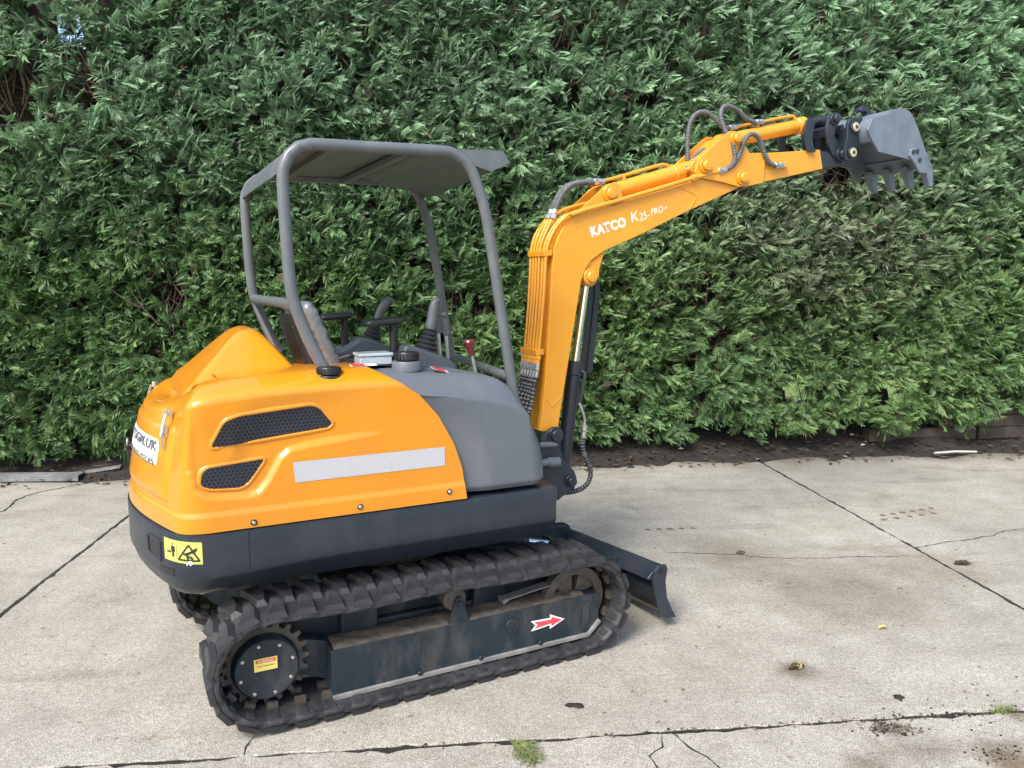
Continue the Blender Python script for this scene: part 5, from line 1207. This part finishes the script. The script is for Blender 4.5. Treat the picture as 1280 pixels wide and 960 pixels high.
# the barrel leans forward off the boom: rod runs in its line
pt = Vector((1.175, 0, 1.700)); pb = Vector((1.030, 0, 0.615)); ax_ = (pb-pt).normalized(); q = Vector((1.109, 0, 1.253)); ax1 = (q-pt).normalized()
MB().cyl(pt+ax1*0.02, q+ax1*0.05, 0.022, 20).obj('cylinder_rod', CHROME, bcyl)
MB().cyl(pt-Vector((0, 0.045, 0)), pt+Vector((0, 0.045, 0)), 0.036, 20, 0.004).obj('rod_eye', BOOMOR, bcyl)
ax2 = (pb-q).normalized()
MB().cyl(q, pb+ax2*-0.03, 0.040, 24, 0.004).cyl(q-ax2*0.004, q+ax2*0.075, 0.047, 24, 0.006).obj('cylinder_barrel', DARK, bcyl)
MB().cyl(pb-Vector((0, 0.05, 0)), pb+Vector((0, 0.05, 0)), 0.05, 20, 0.004).obj('barrel_eye', DARK, bcyl)
MB().prism(B['guard'], 0.058, 0.064).prism([(1.294, 1.682), (1.303, 1.682), (1.302, 1.601), (1.258, 1.176), (1.249, 1.176), (1.293, 1.601)], 0.064, 0.10).prism([(1.262, 1.676), (1.269, 1.676), (1.268, 1.601), (1.222, 1.172), (1.215, 1.172), (1.261, 1.601)], 0.048, 0.058).obj('rod_guard', DARK, bcyl, bevel=0.002)
MB().tube(spline([(1.125, -0.040, 1.205), (1.138, -0.052, 1.195), (1.136, -0.056, 1.165), (1.120, -0.056, 1.09), (1.108, -0.056, 1.03)], 0.015), 0.010, 10).obj('steel_pipe', DARK, bcyl)
MB().tube(spline([(1.102, -0.056, 1.03), (1.108, -0.060, 1.015), (1.128, -0.062, 0.965), (1.136, -0.062, 0.93), (1.134, -0.062, 0.90)], 0.015), 0.0085, 10).obj('steel_pipe', STEEL, bcyl)
fitting('hose_fitting', (1.134, -0.062, 0.905), (1.128, -0.062, 0.835), 0.016, bcyl)
hose('looped_hose', [(1.128, -0.062, 0.84), (1.126, -0.062, 0.78), (1.148, -0.064, 0.71), (1.178, -0.064, 0.645), (1.166, -0.06, 0.575), (1.11, -0.05, 0.535), (1.02, -0.03, 0.525), (0.92, 0.0, 0.53)], 0.0155, bcyl)
hose('looped_hose', [(1.09, 0.06, 0.86), (1.10, 0.07, 0.76), (1.118, 0.07, 0.70), (1.10, 0.06, 0.63), (1.03, 0.05, 0.58)], 0.013, bcyl)

# arm cylinder on top of the boom
acyl = empty('arm_cylinder', (0, 0, 0), 0, EX)
a0, a1 = Vector((1.285, 0, 2.168)), Vector((1.885, 0, 2.341)); d = (a1-a0).normalized()
MB().cyl(a0+d*0.055, a0+d*0.50, 0.044, 24, 0.004).cyl(a0+d*0.475, a0+d*0.545, 0.050, 24, 0.006).obj('cylinder_barrel', BOOMOR, acyl)
MB().cyl(a0+d*0.53, a1-d*0.02, 0.022, 16).obj('cylinder_rod', CHROME, acyl)
for e_ in (a0, a1): MB().cyl(e_-Vector((0, 0.045, 0)), e_+Vector((0, 0.045, 0)), 0.045, 20, 0.004).obj('end_eye', BOOMOR, acyl)
up = Vector((-d.z, 0, d.x))
MB().tube(spline([a0+up*0.070-d*0.01+Vector((0, 0, 0.0)), a0+d*0.06+up*0.066, a0+d*0.25+up*0.066, a0+d*0.42+up*0.066, a0+d*0.455+up*0.055, a0+d*0.46+up*0.036], 0.02), 0.010, 10).obj('feed_pipe', BOOMOR, acyl, ang=60)
MB().box(a0+d*0.14+up*0.052, (0.016, 0.03, 0.03)).obj('pipe_bracket', BOOMOR, acyl, bevel=0.002)

arm = empty('dipper_arm', (0, 0, 0), 0, EX)
AB = B['arm']
rear_plates = [(1.816,2.304),(1.842,2.376),(2.034,2.527),(2.065,2.547),(2.105,2.548),(2.136,2.53),(2.181,2.471),(2.214,2.433),(2.34,2.446),(2.33,2.272),(2.218,2.246),(2.144,2.237),(2.041,2.255),(1.864,2.272),(1.83,2.283)]
for s_ in (-1, 1): MB().prism(rear_plates, s_*0.0945, s_*0.109).obj('arm_fork', BOOMOR, arm, bevel=0.003)
MB().prism([(2.20, 2.428), (2.80, 2.4985), (2.832, 2.384), (2.507, 2.3125), (2.20, 2.247)], -0.093, 0.093).obj('arm_box', BOOMOR, arm, bevel=0.005)
MB().prism([(1.86, 2.36), (2.03, 2.497), (2.06, 2.52), (2.02, 2.46), (1.9, 2.36)], -0.093, 0.093).obj('top_plate', BOOMOR, arm, bevel=0.003)
MB().prism([(2.80, 2.497), (2.93, 2.470), (2.99, 2.45), (3.0, 2.425), (2.83, 2.386)], -0.0925, 0.0925).obj('arm_nose', DARK, arm, bevel=0.004)
for x, z, r in ((1.885, 2.341, 0.030), (2.096, 2.506, 0.026), (2.162, 2.289, 0.030)): pin(x, z, 0.109, r, BOOMOR, arm)
bead([(2.24, -0.0945, 2.43), (2.28, -0.0945, 2.40), (2.30, -0.0945, 2.375), (2.36, -0.0945, 2.362)], 0.004, arm)
MB().box((2.0, -0.1115, 2.36), (0.010, 0.006, 0.07)).obj('hose_guide', BOOMOR, arm)
fitting('hose_fitting', (2.41, -0.112, 2.372), (2.475, -0.112, 2.381), 0.017, arm); MB().box((2.485, -0.105, 2.384), (0.05, 0.03, 0.034)).obj('pipe_block', BOOMOR, arm, bevel=0.005)

kcyl = empty('bucket_cylinder', (0, 0, 0), 0, EX)
k0, k1 = Vector((2.110, 0, 2.508)), Vector((2.885, 0, 2.690)); d = (k1-k0).normalized(); up = Vector((-d.z, 0, d.x))
MB().cyl(k0+d*0.05, k0+d*0.60, 0.042, 24, 0.004).cyl(k0+d*0.585, k0+d*0.655, 0.050, 24, 0.006).obj('cylinder_barrel', BOOMOR, kcyl)
MB().cyl(k0+d*0.64, k1, 0.022, 16).obj('cylinder_rod', CHROME, kcyl); MB().cyl(k1-d*0.10, k1-d*0.02, 0.028, 14, 0.004).obj('rod_end', DARK, kcyl)
MB().cyl(k0-Vector((0, 0.05, 0)), k0+Vector((0, 0.05, 0)), 0.045, 20, 0.004).obj('end_eye', BOOMOR, kcyl)
for y, s0, s1 in ((-0.022, 0.30, 0.56), (0.022, 0.13, 0.30)):
    yv = Vector((0, y, 0))
    MB().tube(spline([k0+d*s0+up*0.066+yv, k0+d*(s1-0.04)+up*0.066+yv, k0+d*s1+up*0.055+yv, k0+d*(s1+0.005)+up*0.034+yv], 0.02), 0.0095, 10).obj('feed_pipe', BOOMOR, kcyl, ang=60)
    fitting('hose_fitting', k0+d*(s0-0.055)+up*0.068+yv, k0+d*(s0+0.005)+up*0.066+yv, 0.0155, kcyl)
p0 = k0+d*0.075+up*0.068+Vector((0, 0.022, 0)); p1 = k0+d*0.245+up*0.068+Vector((0, -0.022, 0))
hose('bare_hose', [(1.895, 0.06, 2.345), (1.896, 0.06, 2.42), (1.893, 0.06, 2.52), (1.910, 0.055, 2.62), (1.962, 0.05, 2.668), (2.028, 0.045, 2.668), (2.085, 0.035, 2.628), (2.13, 0.028, 2.592), p0], 0.0150, EX, GREYH, pitch=0.015)
hose('bare_hose', [(2.075, -0.112, 2.350), (2.098, -0.115, 2.40), (2.078, -0.105, 2.48), (2.045, -0.08, 2.56), (2.03, -0.06, 2.635), (2.060, -0.045, 2.688), (2.118, -0.035, 2.700), (2.19, -0.028, 2.682), (2.26, -0.024, 2.645), p1], 0.0150, EX, GREYH, pitch=0.015)
fitting('hose_fitting', (1.985, -0.104, 2.316), (2.040, -0.108, 2.330), 0.0165, EX)
hose('bare_hose', [(2.03, -0.107, 2.328), (2.082, -0.112, 2.352), (2.125, -0.116, 2.41), (2.150, -0.118, 2.475), (2.186, -0.118, 2.527), (2.232, -0.118, 2.540), (2.275, -0.118, 2.515), (2.305, -0.118, 2.466), (2.330, -0.118, 2.420), (2.366, -0.117, 2.386), (2.415, -0.113, 2.373)], 0.0150, EX, GREYH, pitch=0.015)
hose('bare_hose', [(1.90, 0.04, 2.36), (1.93, 0.03, 2.42), (1.97, 0.02, 2.45), (2.02, 0.02, 2.455)], 0.015, EX, GREYH, pitch=0.015)

link = empty('bucket_linkage', (0, 0, 0), 0, EX)
for s_ in (-1, 1):
    MB().prism(B['clink'], s_*0.085, s_*0.103).obj('curved_link', DARK, link, bevel=0.003)
    MB().prism(B['slink'], s_*0.100, s_*0.114).obj('arm_link', DARK, link, bevel=0.003)
pin(2.895, 2.688, 0.103, 0.026, DARK, link, 'link_pin'); pin(2.962, 2.480, 0.103, 0.026, DARK, link, 'link_pin')
MB().cyl((2.90, -0.085, 2.69), (2.90, 0.085, 2.69), 0.034, 16).cyl((2.96, -0.085, 2.48), (2.96, 0.085, 2.48), 0.04, 16).box((2.955, 0, 2.63), (0.15, 0.14, 0.05), Matrix.Rotation(rad(-15), 3, 'Y')).obj('link_tube', DARK, link, bevel=0.003)
cpl = empty('quick_coupler', (0, 0, 0), 0, EX)
for s_ in (-1, 1):
    MB().prism([(x-0.085, z-0.012) for x, z in B['coupler']], s_*0.130, s_*0.150).obj('coupler_plate', DARK, cpl, bevel=0.004)
    for x, z in ((3.020, 2.640), (3.008, 2.486)):
        MB().cyl((x, s_*0.150, z), (x, s_*0.162, z), 0.036, 20, 0.004, mi=1).cyl((x, s_*0.162, z), (x, s_*0.170, z), 0.028, 20, 0.003).cyl((x, s_*0.170, z), (x, s_*0.173, z), 0.010, 12, mi=1).obj('brass_pin', [BRASS, DARK], cpl)
MB().box((3.03, 0, 2.56), (0.10, 0.25, 0.17)).obj('coupler_body', DARK, cpl, bevel=0.01)
MB().prism(B['hook'], -0.022, 0.022).obj('lifting_hook', DARK, cpl, bevel=0.006)

bucket = empty('digging_bucket', (0, 0, 0), 0, EX)
S0 = [(x+0.049, z+0.0075) for x, z in BK]; W2 = 0.235
for s_ in (-1, 1): MB().prism(S0, s_*(W2-0.014), s_*W2).obj('bucket_side', BUCKP, bucket, bevel=0.003)
shell = [(3.040, 2.540), (3.010, 2.600), (3.035, 2.676), (3.182, 2.723), (3.214, 2.744), (3.272, 2.762), (3.318, 2.762), (3.364, 2.740), (3.406, 2.702), (3.445, 2.653), (3.504, 2.563), (3.552, 2.493), (3.600, 2.422)]
sp = spline([(x+0.049, 0, z+0.0075) for x, z in shell], 0.025); vs = []; mb = MB(); n = len(sp); cen = Vector((3.31, 0, 2.572))
for p in sp:
    d = (cen-p).normalized()*0.013
    for (y, o_) in ((-W2+0.013, 0), (W2-0.013, 0), (W2-0.013, 1), (-W2+0.013, 1)): vs.append((p.x+d.x*o_, y, p.z+d.z*o_))
mb.add(vs, [(i*4+k, i*4+(k+1) % 4, (i+1)*4+(k+1) % 4, (i+1)*4+k) for i in range(n-1) for k in range(4)] + [(3, 2, 1, 0), tuple((n-1)*4+k for k in range(4))]).obj('bucket_shell', BUCKP, bucket, ang=40)
#MB().box((3.01, 0, 2.57), (0.03, 2*W2-0.03, 0.10), Matrix.Rotation(rad(40), 3, 'Y')).obj('back_plate', BUCKP, bucket, bevel=0.003)
MB().prism([(3.581, 2.497), (3.654, 2.424), (3.663, 2.432), (3.601, 2.512)], -W2-0.002, W2+0.002).obj('cutting_lip', BUCKP, bucket, bevel=0.003)
for s_ in (-1, 1):
    c = MB().prism([(x-0.049, z-0.0075) for x, z in B['cutter']], s_*(W2+0.0005), s_*(W2+0.016)).obj('side_cutter', BUCKP, bucket, bevel=0.003)
    mb = MB()
    for x, z in ((3.448, 2.5075), (3.484, 2.5155), (3.513, 2.4625)): mb.cyl((x, s_*(W2+0.016), z), (x, s_*(W2+0.023), z), 0.015, 6, 0.002)
    mb.obj('cutter_bolt', DARK, c)
for y in (-0.208, -0.069, 0.070, 0.208):
    mb = MB(); hw = 0.026
    vs = [(x-0.049, y+sy*hw*k, z-0.0075) for z_, k, x0, x1 in ((0, 1, 3.640, 3.714), (1, 0.92, 3.668, 3.732), (2, 0.62, 3.716, 3.750)) for x, sy in ((x0, -1), (x1, -1), (x1, 1), (x0, 1)) for z in ((2.455, 2.395, 2.316)[z_],)]
    fs = [(0, 3, 2, 1), (8, 9, 10, 11)] + [(r*4+k, r*4+(k+1) % 4, (r+1)*4+(k+1) % 4, (r+1)*4+k) for r in (0, 1) for k in range(4)]
    mb.add(vs, fs).obj('bucket_tooth', BUCKP, bucket, bevel=0.003, fix=True)
# lettering on the boom
yl = -0.0908; dx = Vector((0.962, 0, 0.272)); dz_ = Vector((-0.272, 0, 0.962))
place_text('boom_lettering', 'KATCO', 0.068, WHITE, EX, (1.147, yl, 1.930), dx, dz_, bold=0.05, width=0.232)
place_text('boom_lettering', 'K', 0.078, WHITE, EX, (1.405, yl, 2.012), dx, dz_, bold=0.0, shear=0.12, width=0.052)
place_text('boom_lettering', '25-', 0.060, WHITE, EX, (1.459, yl, 2.022), dx, dz_, bold=0.0, shear=0.12, width=0.070)
place_text('boom_lettering', 'PRO', 0.050, WHITE, EX, (1.535, yl, 2.054), dx, dz_, bold=0.0, shear=0.15, width=0.086)
place_text('boom_lettering', '+', 0.036, WHITE, EX, (1.626, yl, 2.083), dx, dz_, bold=0.01, width=0.018)
